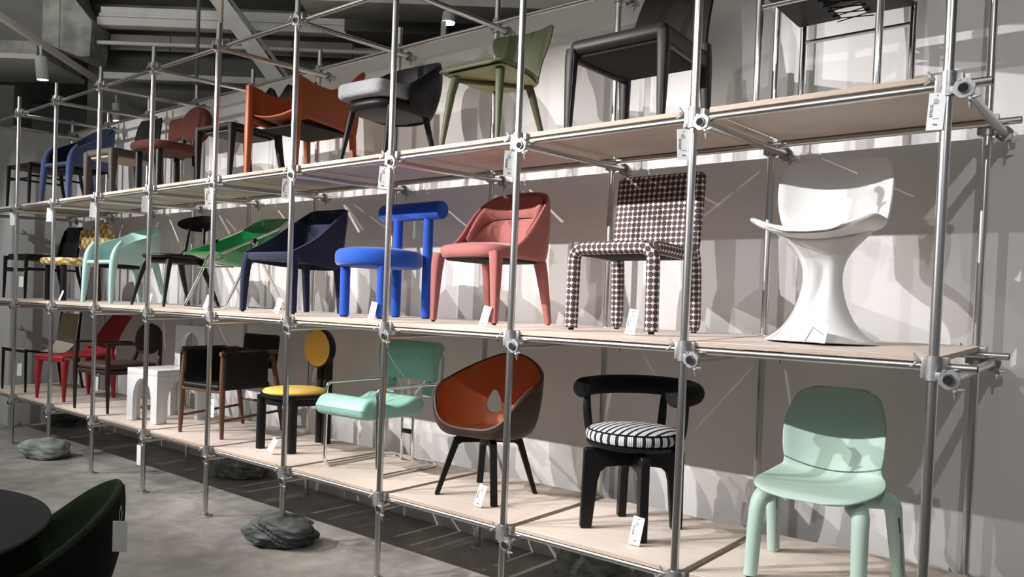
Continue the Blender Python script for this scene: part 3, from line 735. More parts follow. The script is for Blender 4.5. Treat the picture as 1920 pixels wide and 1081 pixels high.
# 7 white arched chair
def arch_outline(w_, h, lw, rise, n=14):
    """rectangle w_ x h with an arched opening from the floor"""
    o = w_/2-lw; P = [(-w_/2, 0), (-o, 0)]
    for k in range(n+1):
        a = PI-PI*k/n; P.append((o*math.cos(a), h-rise-o*1.0+o*math.sin(a)) if False else (o*math.cos(a), (h-rise-.22)+.22*math.sin(a)))
    return P+[(o, 0), (w_/2, 0), (w_/2, h), (-w_/2, h)]
def arch_chair():
    m = mat('white_lacquer', (.66, .67, .67), .3, coat=.3)
    t = chair('arched_chair', 'glossy white block chair cut with arches on every side and in its back', -7.1, .46, 1, 7)
    W, Dp, H = .50, .58, .53
    g = G(); g.prism(arch_outline(W, H-.06, .10, .035), .05, T(0, -Dp/2+.025, 0) @ STAND).build('front_arch', m, t, bevel=.004)
    g = G(); g.prism(arch_outline(W, H-.06, .10, .035), .05, T(0, Dp/2-.025, 0) @ STAND).build('back_arch', m, t, bevel=.004)
    for s_ in (-1, 1):
        g = G(); g.prism(arch_outline(Dp-.1, H-.06, .07, .035), .05, T(s_*(W/2-.025), 0, 0) @ rz(90) @ STAND).build('side_arch', m, t, bevel=.004)
    g = G(); g.box((0, 0, H-.03), (W, Dp, .06), .006).build('seat_slab', m, t)
    P = [(-W/2, 0), (-W/2+.09, 0)]+[((W/2-.10)*math.cos(PI-PI*k/16), .19+.17*math.sin(PI-PI*k/16)) for k in range(17)]+[(W/2-.09, 0), (W/2, 0), (W/2, .2), (W/2-.005, .43), (-W/2+.005, .43), (-W/2, .2)]
    g = G(); g.prism(P, .05, T(0, Dp/2-.025, H) @ STAND).build('backrest', m, t, bevel=.004)
    return t
arch_chair()

# 8 dark armchair, round back
def round_back_chair():
    ESP = mat('espresso_wood', (.028, .017, .013), .4); pad = mat('brown_leather_pad', (.055, .034, .028), .45)
    t = chair('round_back_armchair', 'dark espresso wood armchair with a rounded disc backrest and brown pad seat', -8.13, .45, 1, 7)
    for s_ in (-1, 1):
        leg(t, ESP, [(s_*.30, -.33, .735), (s_*.31, -.335, .45), (s_*.315, -.33, 0)], [.017, .026, .013], 'front_leg', 12, 4)
        leg(t, ESP, [(s_*.17, .36, .86), (s_*.2, .34, .66), (s_*.25, .30, .45), (s_*.28, .36, 0)], [.014, .02, .026, .014], 'back_leg', 12, 4)
        leg(t, ESP, [(s_*.29, -.35, .735), (s_*.30, -.1, .73), (s_*.24, .28, .715)], [.018, .019, .015], 'armrest', 12, 4, flat=.7)
    g = G(); g.slab(rpoly([(-.315, -.34), (.315, -.34), (.27, .31), (-.27, .31)], .06), .40, .45, .012).build('seat_frame', ESP, t)
    g = G(); g.slab(rpoly([(-.305, -.34), (.305, -.34), (.26, .28), (-.26, .28)], .07), .45, .515, .03, .012).build('seat_pad', pad, t)
    g = G(); g.slab(sell(.46, .36, 2.4), -.018, .022, .016, .008, T(0, .32, .765) @ rx(-8) @ STAND).build('backrest', ESP, t)
    return t
round_back_chair()

# 9 red leather chair
def red_chair():
    m = mat('red_leather', (.30, .026, .032), .45, bump=.05, scale=120)
    t = chair('red_leather_chair', 'all-red leather chair with tapered legs and a tall leaning back', -9.27, .43, 1, 9)
    g = G(); g.profile([(-.30, .455, .27, 0, 0), (-.31, .49, .285, 0, 0), (-.29, .515, .29, 0, 0), (0, .505, .275, .012, 0), (.24, .52, .25, .02, 0), (.29, .57, .24, .01, .0)], .03, 13, 4).build('seat', m, t)
    g = G(); g.grid([[Vector((u*(.25-.01*k), .30+.022*k*k*.35+.02*k-.03*u*u*0+.03*(1-u*u)*.6, .44+k*.11)) for u in (-1, -.6, -.2, .2, .6, 1)] for k in range(6)], .03).build('backrest', m, t)
    for s_ in (-1, 1):
        leg(t, m, [(s_*.26, -.27, .48), (s_*.268, -.285, .36), (s_*.275, -.29, 0)], [.036, .034, .014], 'front_leg', 12, 3, sq=3.5)
        leg(t, m, [(s_*.24, .30, .60), (s_*.245, .31, .40), (s_*.26, .33, 0)], [.022, .036, .016], 'back_leg', 12, 3, sq=3.5)
    return t
red_chair()

# 10 cream sling chair
def sling_chair():
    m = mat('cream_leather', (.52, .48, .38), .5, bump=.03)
    t = chair('sling_chair', 'cream leather sling seat chair on a thin black frame, lowest shelf, far left', -10.4, .47, 1, 7)
    G().profile([(-.34, .535, .27, 0, 0), (-.2, .505, .26, 0, 0), (0, .47, .25, 0, 0), (.15, .475, .24, 0, 0), (.27, .56, .235, 0, 0), (.32, .66, .23, 0, 0)], .008, 9, 4).build('sling_seat', m, t)
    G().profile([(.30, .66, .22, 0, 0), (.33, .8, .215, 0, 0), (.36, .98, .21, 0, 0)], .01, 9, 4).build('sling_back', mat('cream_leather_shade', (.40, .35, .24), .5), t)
    for s_ in (-1, 1):
        leg(t, BLACKW, [(s_*.275, -.33, .535), (s_*.285, -.33, 0)], [.017, .012], 'front_leg', 10, sq=3)
        leg(t, BLACKW, [(s_*.235, .37, 1.0), (s_*.24, .33, .5), (s_*.26, .40, 0)], [.012, .018, .013], 'back_leg', 10, 3, sq=3)
        leg(t, BLACKW, [(s_*.27, -.33, .515), (s_*.25, .33, .43)], .013, 'side_rail', 10, sq=3)
    leg(t, BLACKW, [(-.27, -.33, .50), (.27, -.33, .50)], .012, 'front_rail', 10, sq=3)
    return t
sling_chair()
# ------------------------------------------------------------------ chairs, middle shelf
# 11 white sculpted chair
def sculpted_chair():
    m = mat('matt_white_shell', (.74, .735, .72), .38, spec=.4)
    t = chair('sculpted_pedestal_chair', 'white moulded chair flowing into a waisted pedestal foot, middle shelf, far right', -.62, .52, 2, 2)
    g = G(); g.profile([(-.315, .535, .10, .0, 0), (-.312, .54, .21, .03, 0), (-.27, .535, .29, .075, 0), (-.16, .525, .31, .085, 0), (-.03, .525, .30, .085, 0), (.08, .54, .27, .07, 0),
       (.16, .57, .255, .04, .02), (.20, .64, .27, .0, .06), (.22, .74, .286, 0, .095), (.24, .86, .288, 0, .10), (.255, .935, .275, -.004, .09), (.262, .965, .24, -.010, .07), (.265, .978, .19, -.01, .05), (.266, .98, .13, 0, .03)], .03, 25, 4)
    g.build('seat_shell', m, t, sub=1)
    g = G(); rings = []; n = 40
    for z, a, b, cy, tw in ((0, .275, .235, 0, 0), (.012, .272, .232, 0, 0), (.035, .225, .20, 0, .05), (.08, .18, .165, .0, .15), (.15, .135, .13, .0, .3), (.24, .105, .105, .0, .5), (.32, .092, .09, .0, .6), (.38, .10, .09, -.0, .6), (.43, .118, .10, -.01, .45), (.47, .155, .12, -.02, .3), (.50, .205, .145, -.03, .2), (.525, .255, .165, -.03, 0)):
        row = []
        for k in range(n):
            th = 2*PI*k/n; gr = 1-.20*math.exp(-((((th-4.2-tw*1.3+PI) % (2*PI))-PI)/.28)**2)*min(1, max(0, (z-.03)*7))*min(1, max(0, (.5-z)*9))
            row.append((a*gr*math.cos(th), cy+b*gr*math.sin(th), z+max(0, (z-.44)/.085)*.078*(a*gr*math.cos(th)/.3)**2))
        rings.append(row)
    vs = [p for r_ in rings for p in r_]; fs = [tuple(range(n-1, -1, -1)), tuple((len(rings)-1)*n+k for k in range(n))]
    for i in range(len(rings)-1):
        for k in range(n): fs.append((i*n+k, i*n+(k+1) % n, (i+1)*n+(k+1) % n, (i+1)*n+k))
    g.add(vs, fs); o = g.build('pedestal', m, t, sub=1, ang=80)
    return t
sculpted_chair()

# 12 dotted upholstered chair
def dotted_chair():
    m = uvpat('dotted_fabric', 'dots', (.070, .048, .046), (.66, .60, .57), 28.5)
    t = chair('dotted_upholstered_chair', 'fully upholstered chair in brown and cream dotted fabric with tubular rolled legs', -1.715, .515, 2, 0)
    g = G(); g.tube(fillet([(-.268, -.245, .015), (-.262, -.245, .482), (.262, -.245, .482), (.268, -.245, .015)], .075, 8), .0385, 20).build('front_roll_and_legs', m, t)
    for s_ in (-1, 1):
        g = G(); g.tube([(s_*.262, -.24, .478), (s_*.262, -.2, .482), (s_*.262, .22, .47)], [.034, .0385, .0385], 20, sub=4).build('side_roll', m, t)
        g = G(); g.tube([(s_*.262, .235, .52), (s_*.266, .255, .40), (s_*.268, .27, .2), (s_*.27, .275, .06), (s_*.27, .275, .015)], [.036, .042, .041, .038, .022], 20, sub=4).build('back_leg', m, t)
    for x, y in ((-.268, -.245), (.268, -.245), (-.27, .275), (.27, .275)):
        G().cyl((x, y, 0), (x, y, .018), .017, n=16).build('glide', GLIDE, t)
    g = G(); g.slab(rpoly([(-.27, -.26), (.27, -.26), (.27, .26), (-.27, .26)], .05), .46, .515, .026, .012).build('seat_pad', m, t)
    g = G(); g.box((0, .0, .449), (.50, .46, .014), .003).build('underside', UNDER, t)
    g = G(); g.slab(rpoly([(-.298, .50), (.298, .50), (.298, .985), (-.298, .985)], .045, 7), -.036, .036, .034, .004, T(0, .19, 0) @ rx(-6) @ STAND, 6).build('backrest', m, t)
    return t
dotted_chair()

# 13 pink velvet chair
def pink_chair():
    m = mat('pink_velvet', (.34, .112, .103), .8, sheen=.3, noise_amt=.08, scale=4)
    t = chair('velvet_chair', 'dusty pink velvet chair with a wrap-around back and covered tapering legs', -2.82, .5, 2, 0)
    g = G(); g.slab(sell(.585, .60, 3.6, 56, 0, -.01), .435, .525, .04, .03, seg=5).build('seat', m, t)
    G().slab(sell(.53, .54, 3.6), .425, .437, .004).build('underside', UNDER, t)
    lowb = [(-.285, -.10, .46), (-.292, .05, .445), (-.285, .20, .44), (-.21, .285, .44), (0, .305, .44), (.21, .285, .44), (.285, .20, .44), (.292, .05, .445), (.285, -.10, .46)]
    hi = [(-.295, -.15, .50), (-.298, -.01, .60), (-.30, .16, .80), (-.235, .285, .915), (0, .325, .945), (.235, .285, .915), (.30, .16, .80), (.298, -.01, .60), (.295, -.15, .50)]
    g = G(); g.wrap(lowb, hi, .035, 8, 6, .012).build('back_shell', m, t, sub=1)
    il = [(-.255, .02, .50), (-.25, .14, .50), (-.18, .225, .50), (0, .245, .50), (.18, .225, .50), (.25, .14, .50), (.255, .02, .50)]
    im = [(-.258, .04, .56), (-.258, .15, .66), (-.19, .235, .735), (0, .26, .745), (.19, .235, .735), (.258, .15, .66), (.258, .04, .56)]
    ih = [(-.268, .02, .59), (-.272, .15, .775), (-.215, .25, .885), (0, .285, .905), (.215, .25, .885), (.272, .15, .775), (.268, .02, .59)]
    G().wrap(il, im, .045, 5, 5, -.02).build('lower_back_cushion', m, t, sub=1); G().wrap(im, ih, .04, 5, 5, -.012).build('upper_back_cushion', m, t, sub=1)
    for s_ in (-1, 1):
        leg(t, m, [(s_*.25, -.255, .47), (s_*.262, -.262, .36), (s_*.272, -.27, .015)], [.038, .034, .019], 'front_leg', 16, 3, sq=4, glide=.013)
        leg(t, m, [(s_*.23, .22, .47), (s_*.245, .25, .36), (s_*.272, .31, .015)], [.038, .035, .02], 'back_leg', 16, 3, sq=4, glide=.013)
    return t
pink_chair()

# 14 blue cylinder chair
def blue_chair():
    m = mat('cobalt_wool', (.014, .075, .42), .85, sheen=.3, bump=.05, scale=300)
    t = chair('cylinder_chair', 'cobalt blue chair made of a round drum seat, four cylinder legs and a rolled back', -3.89, .5, 2, 0)
    g = G(); g.lathe([(.20, .385), (.29, .385), (.315, .392), (.33, .41), (.333, .44), (.333, .47), (.326, .495), (.305, .512), (.25, .524), (.12, .53), (.002, .532)], 64, T(-.02, -.05, 0)).build('seat_drum', m, t)
    for x, y in ((-.215, -.215), (.205, -.215)):
        o = leg(t, m, [(x, y, .39), (x, y, .012)], .0385, 'front_leg', 24); G().cyl((x, y, 0), (x, y, .013), .03, n=20).build('glide', GLIDE, o)
    for s_ in (-1, 1):
        o = leg(t, m, [(s_*.172+.005, .27, .80), (s_*.172+.005, .27, .012)], .0385, 'back_column', 24); G().cyl((s_*.172+.005, .27, 0), (s_*.172+.005, .27, .013), .03, n=20).build('glide', GLIDE, o)
    g = G(); g.tube([(-.335, .262, .848), (-.33, .262, .848), (-.315, .262, .848), (.315, .262, .848), (.33, .262, .848), (.335, .262, .848)], [.055, .066, .071, .071, .066, .055], 32).build('back_roll', m, t)
    return t
blue_chair()

# 15 navy felt armchair
def navy_chair():
    m = mat('navy_felt', (.017, .021, .052), .9, sheen=.25, noise_amt=.2, scale=60)
    t = chair('felt_armchair', 'navy felt armchair with folded triangular sides and covered legs', -5.02, .5, 2, 3)
    low = [(-.30, -.29, .43), (-.29, -.05, .41), (-.25, .2, .395), (-.19, .30, .39), (0, .33, .385), (.19, .30, .39), (.25, .2, .395), (.29, -.05, .41), (.30, -.29, .43)]
    hi = [(-.315, -.30, .51), (-.31, -.05, .64), (-.26, .22, .84), (-.225, .34, .92), (0, .35, .925), (.225, .34, .92), (.26, .22, .84), (.31, -.05, .64), (.315, -.30, .51)]
    G().wrap(low, hi, .035, 6, 5).build('folded_shell', m, t)
    g = G(); g.slab(rpoly([(-.32, -.31), (.32, -.31), (.24, .28), (-.24, .28)], .04), .44, .505, .03, .0).build('seat', m, t)
    G().grid([[Vector((u*(.235-.0*k), .24+.012*k, .49+.07*k)) for u in (-1, -.5, 0, .5, 1)] for k in range(7)], .03).build('inner_back', m, t)
    for s_ in (-1, 1):
        leg(t, m, [(s_*.29, -.275, .49), (s_*.315, -.29, .36), (s_*.335, -.295, .01)], [.042, .036, .025], 'front_leg', 16, 3, sq=3, glide=.016)
        leg(t, m, [(s_*.2, .25, .46), (s_*.215, .27, .36), (s_*.225, .30, .01)], [.04, .033, .024], 'back_leg', 16, 3, sq=3, glide=.016)
    return t
navy_chair()

# 16 green folding shell chair
def green_chair():
    m = mat('green_glossy_plastic', (.005, .20, .05), .12, coat=.6)
    t = chair('folding_shell_chair', 'glossy green one-piece shell chair on a folding chrome frame', -6.05, .52, 2, 4)
    P = [(-.345, .515, .245, 0, 0), (-.34, .505, .275, 0, 0), (-.24, .455, .285, .10, 0), (-.1, .415, .28, .195, 0), (.06, .405, .28, .27, 0), (.18, .455, .28, .27, 0), (.26, .56, .28, .20, 0), (.34, .70, .275, .12, 0), (.42, .83, .26, .04, 0), (.455, .895, .225, 0, 0), (.46, .905, .19, 0, 0)]
    G().profile(P, .012, 21, 4, 3.).build('shell', m, t, sub=1)
    for s_ in (-1, 1):
        g = G(); g.tube([(s_*.29, -.34, .50), (s_*.295, -.1, .605), (s_*.295, .3, .79), (s_*.275, .45, .875)], .011, 10, sub=4).build('rim_tube', CHROME, t)
        g = G(); g.tube([(s_*.27, 0, .64), (s_*.325, 0, .64)], .026, 16).build('pivot_disc', BLACKL, t)
    def U(x, y0, z0, y1, nm):
        g = G(); g.tube(fillet([(-x, y0, z0), (-x, y1, .014), (x, y1, .014), (x, y0, z0)], .06, 7), .014, 12).build(nm, CHROME, t)
    U(.315, .02, .64, -.30, 'front_leg_loop'); U(.30, -.02, .64, .38, 'back_leg_loop')
    g = G(); g.tube([(-.27, -.2, .39), (.27, -.2, .39)], .009, 10).build('cross_bar', CHROME, t)
    return t
green_chair()

# 17 black wooden chair with oval back
def oval_chair():
    t = chair('oval_back_chair', 'black wooden chair with a curved ribbed oval back piece', -7.08, .5, 2, 4)
    g = G(); g.slab([(x, y) for x, y in sell(.56, .56, 2.8, 48, 0, -.02)], .488, .525, .016, -.012).build('seat', BLACKW, t)
    g = G(); g.slab(rpoly([(-.21, -.22), (.21, -.22), (.18, .2), (-.18, .2)], .03), .435, .49, .01).build('seat_frame', BLACKW, t)
    for s_ in (-1, 1):
        leg(t, BLACKW, [(s_*.19, -.18, .48), (s_*.225, -.22, .40), (s_*.29, -.30, 0)], [.03, .03, .013], 'front_leg', 12, 4)
        leg(t, BLACKW, [(s_*.13, .22, .82), (s_*.16, .20, .6), (s_*.185, .17, .46), (s_*.27, .33, 0)], [.014, .02, .033, .014], 'back_leg', 12, 4)
    g = G(); g.grid([[Vector((x, .24-.10*(x/.3)**2+.05, .875+z*math.sqrt(max(1-(x/.305)**2, .0004))*.085)) for z in (-1, -.5, 0, .5, 1)] for x in [-.3+.6*k/24 for k in range(25)]], .028); b = g.build('back_piece', BLACKW, t)
    for k in range(11):
        x = -.22+.44*k/10; g = G(); g.tube([(x, .245-.10*(x/.3)**2+.028, .875-.07*math.sqrt(1-(x/.3)**2)), (x, .245-.10*(x/.3)**2+.028, .875)], .004, 6).build('rib', BLACKL, b)
    return t
oval_chair()

# 18 aqua / 29 periwinkle one-piece armchair
def onepiece(t, m, inner, dark_under=True, rise=0.):
    low = [(-.25, -.27, .43), (-.27, -.05, .42), (-.25, .15, .41), (-.15, .25, .41), (0, .27, .41), (.15, .25, .41), (.25, .15, .41), (.27, -.05, .42), (.25, -.27, .43)]
    hi = [(-.30, -.27, .60), (-.325, -.08, .685), (-.325, .12, .76), (-.23, .27, .85), (0, .315, .88), (.23, .27, .85), (.325, .12, .76), (.325, -.08, .685), (.30, -.27, .60)]
    hi = [(a, b, c+rise*max(0, (c-.6)/.28)) for a, b, c in hi]
    G().wrap(low, hi, .022, 8, 5, .02).build('wrap_back', m, t, sub=1)
    if inner is not m:
        s = .93; G().wrap([(a*s, b*s-.003, c) for a, b, c in low], [(a*s, b*s-.003, c-.01) for a, b, c in hi], .01, 8, 5, .02).build('inner_lining', inner, t)
    g = G(); g.slab(rpoly([(-.27, -.31), (.27, -.31), (.24, .24), (-.24, .24)], .06), .425, .465, .02, -.015).build('seat', m, t)
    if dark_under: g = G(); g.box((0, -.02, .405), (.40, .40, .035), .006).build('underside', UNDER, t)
    for s_ in (-1, 1):
        leg(t, m, [(s_*.285, -.20, .665), (s_*.285, -.26, .56), (s_*.28, -.285, .40), (s_*.295, -.31, 0)], [.020, .035, .038, .02], 'front_leg', 14, 4, sq=2.6)
        leg(t, m, [(s_*.20, .22, .5), (s_*.225, .235, .40), (s_*.27, .33, 0)], [.03, .034, .019], 'back_leg', 14, 4, sq=2.6)
AQUA = mat('aqua_plastic', (.40, .585, .555), .4)
t = chair('one_piece_armchair', 'pale aqua plastic armchair with arms flowing into its legs, middle shelf', -8.2, .5, 2, 4); onepiece(t, AQUA, AQUA)

# 19 yellow / 27 rust chair: thick seat, back of a block joined to a disc
def lobe_chair(t, m, legm):
    g = G(); g.slab([(x, y) for x, y in sell(.66, .62, 2.6, 48, 0, -.02)], .425, .51, .042, .01, seg=6).build('seat', m, t)
    for x, y in ((-.19, -.2), (.19, -.2)): leg(t, legm, [(x, y, .43), (x, y, 0)], .034, 'front_leg', 16)
    for s_ in (-1, 1): leg(t, legm, [(s_*.17, .21, .45), (s_*.175, .22, 0)], .034, 'back_leg', 16)
    for s_ in (-.21, -.01): leg(t, legm, [(s_, .29, .43), (s_, .325, .75)], .026, 'back_post', 12, sq=3)
    g = G(); g.slab(rpoly([(-.53, .66), (-.12, .66), (-.12, .91), (-.53, .91)], .05), -.045, .045, .04, .004, T(0, .27, 0) @ rx(-6) @ rz(0) @ STAND, 6).build('back_block', m, t)
    g = G(); g.slab(sell(.46, .40, 2.1, 44, -.05, .80), -.055, .055, .04, .004, T(0, .275, 0) @ rx(-6) @ STAND, 6).build('back_disc', m, t)
YEL = uvpat('yellow_dotted_fabric', 'blobs', (.46, .28, .02), (.74, .69, .54), 8)
t = chair('dotted_yellow_chair', 'mustard chair dotted with cream spots, thick seat on round black legs', -9.50, .47, 2, 4); lobe_chair(t, YEL, BLACKW)

# 20 black chair with tall back
def tall_back(t, m, seatm, backm, zt=.97, back=True, sl=.35):
    for s_ in (-1, 1):
        leg(t, m, [(s_*.29, -.31, .54), (s_*.30, -.32, 0)], [.022, .014], 'front_leg', 10, sq=3)
        leg(t, m, [(s_*.22, .40, zt-.03), (s_*.25, .31, .52), (s_*.28, .42, 0)], [.014, .022, .014], 'back_leg', 10, 3, sq=3)
        leg(t, m, [(s_*.295, -.31, .38), (s_*.27, .33, .38)], .013, 'side_stretcher', 8)
    leg(t, m, [(-.295, -.31, sl), (.295, -.31, sl)], .013, 'front_stretcher', 8)
    g = G(); g.box((0, 0, .515), (.56, .62, .05), .01).build('seat_frame', m, t)
    g = G(); g.slab(rpoly([(-.27, -.3), (.27, -.3), (.25, .3), (-.25, .3)], .03), .53, .565, .015, .0).build('seat', seatm, t)
    if back: G().grid([[Vector((u*(.25-.008*k), .33+.016*k, .53+k*(zt-.53)/5)) for u in (-1, -.3, .3, 1)] for k in range(6)], .02).build('backrest', backm, t)
t = chair('tall_back_chair', 'black chair with a tall plain back and low stretchers, middle shelf, far left', -10.55, .5, 2, 4); tall_back(t, BLACKW, BLACKL, BLACKL)

# ------------------------------------------------------------------ chairs, top shelf
# 21 chrome chair with laced leather
def chrome_chair():
    t = chair('laced_chrome_chair', 'chrome tube chair with a black leather seat laced together underneath, top shelf', -.565, .4, 3, 0)
    r = .017
    for s_ in (-1, 1):
        leg(t, CHROME, [(s_*.27, -.31, .60), (s_*.27, -.31, 0)], r, 'front_leg', 14)
        leg(t, CHROME, [(s_*.27, .36, 1.0), (s_*.27, .30, .55), (s_*.27, .30, 0)], r, 'back_leg', 14)
        leg(t, CHROME, [(s_*.27, -.31, .565), (s_*.27, .30, .565)], r, 'side_rail', 12)
        leg(t, CHROME, [(s_*.27, -.31, .60), (s_*.27, -.33, .74), (s_*.27, .3, .74)], r, 'armrest', 12)
    leg(t, CHROME, [(-.27, -.31, .445), (.27, -.31, .445)], .0115, 'front_bar', 12)
    leg(t, CHROME, [(-.27, .30, .45), (.27, .30, .45)], .0115, 'back_bar', 12)
    G().profile([(-.33, .60, .262, 0, 0), (-.2, .575, .262, 0, 0), (0, .56, .262, 0, 0), (.2, .57, .262, 0, 0), (.29, .60, .262, 0, 0)], .014, 9, 4).build('leather_seat', BLACKL, t)
    for s_ in (-1, 1):
        g = G(); g.slab(rpoly([(s_*.09, -.30), (s_*.285, -.31), (s_*.285, .27), (s_*.06, .26)], .02), .525, .533, .004).build('underseat_flap', BLACKL, t)
    g = G()
    for k in range(7):
        y = -.24+k*.08; g.tube([(-.09, y, .528), (.09, y+.04, .522)], .003, 6); g.tube([(.09, y, .528), (-.09, y+.04, .522)], .003, 6)
    g.build('lacing', BLACKF, t)
    G().profile([(.315, .64, .26, 0, 0), (.335, .8, .26, 0, 0), (.36, 1.0, .26, 0, 0)], .014, 7, 4).build('leather_back', BLACKL, t)
    return t
chrome_chair()

# 22 dark brown leather chair
def brown_chair():
    m = mat('chocolate_leather', (.022, .0175, .016), .42, spec=.15, bump=.06, scale=140)
    t = chair('brown_leather_chair', 'dark chocolate leather chair with piped edges and a tall back, top shelf', -1.70, .48, 3, 0)
    g = G(); g.slab(rpoly([(-.315, -.31), (.315, -.31), (.29, .30), (-.29, .30)], .05), .44, .525, .035, .008, seg=5).build('seat', m, t)
    for s_ in (-1, 1):
        g = G(); g.tube([(s_*.298, -.27, .455), (s_*.285, .0, .44), (s_*.27, .28, .455)], [.03, .022, .03], 10, sub=4, flat=1.5, sq=3).build('side_rail', m, t)
        o = leg(t, m, [(s_*.293, -.285, .47), (s_*.30, -.29, .38), (s_*.302, -.295, 0)], [.034, .032, .02], 'front_leg', 16, 3, sq=4)
        g = G(); g.tube([(s_*.293+.028, -.285-.028, .44), (s_*.302+.018, -.295-.018, .01)], .0022, 6).build('piping', m, o)
        leg(t, m, [(s_*.27, .27, .56), (s_*.275, .275, .40), (s_*.285, .30, 0)], [.03, .033, .018], 'back_leg', 16, 3, sq=4)
    G().slab(rpoly([(-.27, -.27), (.27, -.27), (.25, .27), (-.25, .27)], .02), .425, .441, .003).build('underside', UNDER, t)
    g = G(); g.grid([[Vector((u*(.285-.004*k), .27+.006*k*k*.4+.006*k+.03*(1-u*u), .45+k*.075)) for u in [-1+q/4 for q in range(9)]] for k in range(9)], .05).build('backrest', m, t, sub=1)
    return t
brown_chair()

# 23 olive leather chair
def olive_chair():
    m = mat('olive_leather', (.075, .083, .046), .42, spec=.2, bump=.05, scale=140); lt = mat('pale_olive_underside', (.33, .34, .2), .6)
    t = chair('olive_leather_chair', 'olive green leather chair with a thin waisted shell and round tapered legs, top shelf', -2.80, .48, 3, 0)
    G().profile([(-.30, .500, .20, 0, 0), (-.305, .512, .26, -.005, 0), (-.25, .525, .29, -.01, 0), (0, .515, .285, -.015, 0), (.16, .50, .22, .0, 0), (.24, .50, .155, .01, .0),
       (.285, .56, .14, 0, .02), (.30, .66, .18, 0, .05), (.31, .76, .245, 0, .08), (.32, .85, .27, 0, .09), (.325, .895, .262, -.01, .085), (.325, .905, .24, -.01, .07)], .022, 17, 4).build('shell', m, t, sub=1)
    G().profile([(-.27, .497, .22, 0, 0), (-.2, .50, .25, 0, 0), (0, .485, .25, -.0, 0), (.16, .475, .2, .0, 0), (.24, .48, .13, .01, .0)], .012, 13, 4).build('shell_underside', lt, t)
    for a, b in (((-.18, -.2), (.14, .16)), ((.18, -.2), (-.14, .16))):
        leg(t, m, [(*a, .468), (*b, .462)], .016, 'seat_stay', 10)
    for s_ in (-1, 1):
        leg(t, m, [(s_*.19, -.21, .485), (s_*.21, -.235, .38), (s_*.245, -.28, 0)], [.03, .028, .015], 'front_leg', 14, 2)
        leg(t, m, [(s_*.14, .15, .475), (s_*.16, .18, .38), (s_*.225, .28, 0)], [.028, .026, .014], 'back_leg', 14, 2)
    return t
olive_chair()

# 24 black shell chair with light seat
def grey_chair():
    sh = mat('charcoal_leather', (.011, .0115, .013), .4, spec=.15, bump=.05, scale=140); cu = mat('light_grey_boucle', (.34, .35, .37), .95, noise_amt=.2, scale=90, bump=.8)
    t = chair('charcoal_shell_chair', 'charcoal leather tub chair with a thick light grey seat cushion, top shelf', -3.87, .48, 3, 3)
    low = [(-.235, -.06, .41), (-.25, .08, .38), (-.2, .22, .37), (0, .28, .365), (.2, .22, .37), (.25, .08, .38), (.235, -.06, .41)]
    hi = [(-.29, -.13, .55), (-.315, .06, .69), (-.26, .25, .82), (0, .34, .865), (.26, .25, .82), (.315, .06, .69), (.29, -.13, .55)]
    G().wrap(low, hi, .035, 8, 6, .035).build('tub_shell', sh, t, sub=1)
    g = G(); g.slab(sell(.52, .56, 3, 48, 0, -.01), .375, .46, .05, 0).build('seat_pan', sh, t)
    g = G(); g.slab(sell(.50, .56, 6, 56, 0, -.08), .455, .565, .03, .0, seg=5).build('seat_cushion', cu, t)
    for s_ in (-1, 1):
        leg(t, BLACKW, [(s_*.2, -.2, .41), (s_*.235, -.28, 0)], [.026, .016], 'front_leg', 14)
        leg(t, BLACKW, [(s_*.19, .18, .40), (s_*.225, .30, 0)], [.026, .015], 'back_leg', 14)
    return t
grey_chair()

# 25 orange leather armchair
def orange_chair():
    m = mat('rust_orange_leather', (.30, .075, .025), .45, bump=.05, scale=130)
    t = chair('orange_leather_armchair', 'orange leather armchair with panel arms running into the legs and pointed back corners', -5.03, .5, 3, 3)
    for s_ in (-1, 1):
        out = [(-.31, 0), (-.255, 0), (-.245, .38), (-.15, .44), (.1, .42), (.27, .39), (.295, .10), (.30, 0), (.335, 0), (.345, .42), (.41, .98), (.36, .985), (.15, .84), (-.05, .79), (-.22, .80), (-.315, .785)]
        out = [(-.31, .38), (-.18, .44), (.1, .42), (.34, .40), (.365, .60), (.41, .975), (.35, .93), (.22, .80), (.05, .725), (-.12, .725), (-.22, .755), (-.305, .765)]
        G().prism(out, .028, T(s_*.315, 0, 0) @ rz(90) @ STAND).build('arm_panel', m, t, bevel=.006)
        leg(t, m, [(s_*.315, -.295, .76), (s_*.315, -.295, .40), (s_*.318, -.30, 0)], [.026, .03, .02], 'front_leg', 14, 3, sq=4)
        leg(t, m, [(s_*.30, .31, .45), (s_*.305, .33, .2), (s_*.31, .35, 0)], [.027, .023, .016], 'back_leg', 14, 3, sq=4)
        leg(t, m, [(s_*.31, -.29, .47), (s_*.305, .33, .43)], .024, 'side_rail', 12, sq=3)
    g = G(); g.grid([[Vector((u*.315, -.29+k*.15, .52-.045*(1-u*u)-.012*k)) for u in [-1+q/4 for q in range(9)]] for k in range(5)], .03).build('saddle_seat', m, t, sub=1)
    G().slab(rpoly([(-.27, -.2), (.27, -.2), (.27, .3), (-.27, .3)], .02), .395, .41, .004).build('underside', UNDER, t)
    leg(t, m, [(-.3, .33, .42), (.3, .33, .42)], .022, 'back_rail', 12, sq=3)
    g = G(); g.grid([[Vector((u*.31, .30+.018*k+.02*(1-u*u), .42+k*.07*(1-.32*(1-u*u)*k/6)+(.05 if abs(u) > .95 else 0)*k/7)) for u in [-1+q/6 for q in range(13)]] for k in range(8)], .03).build('backrest', m, t)
    return t
orange_chair()

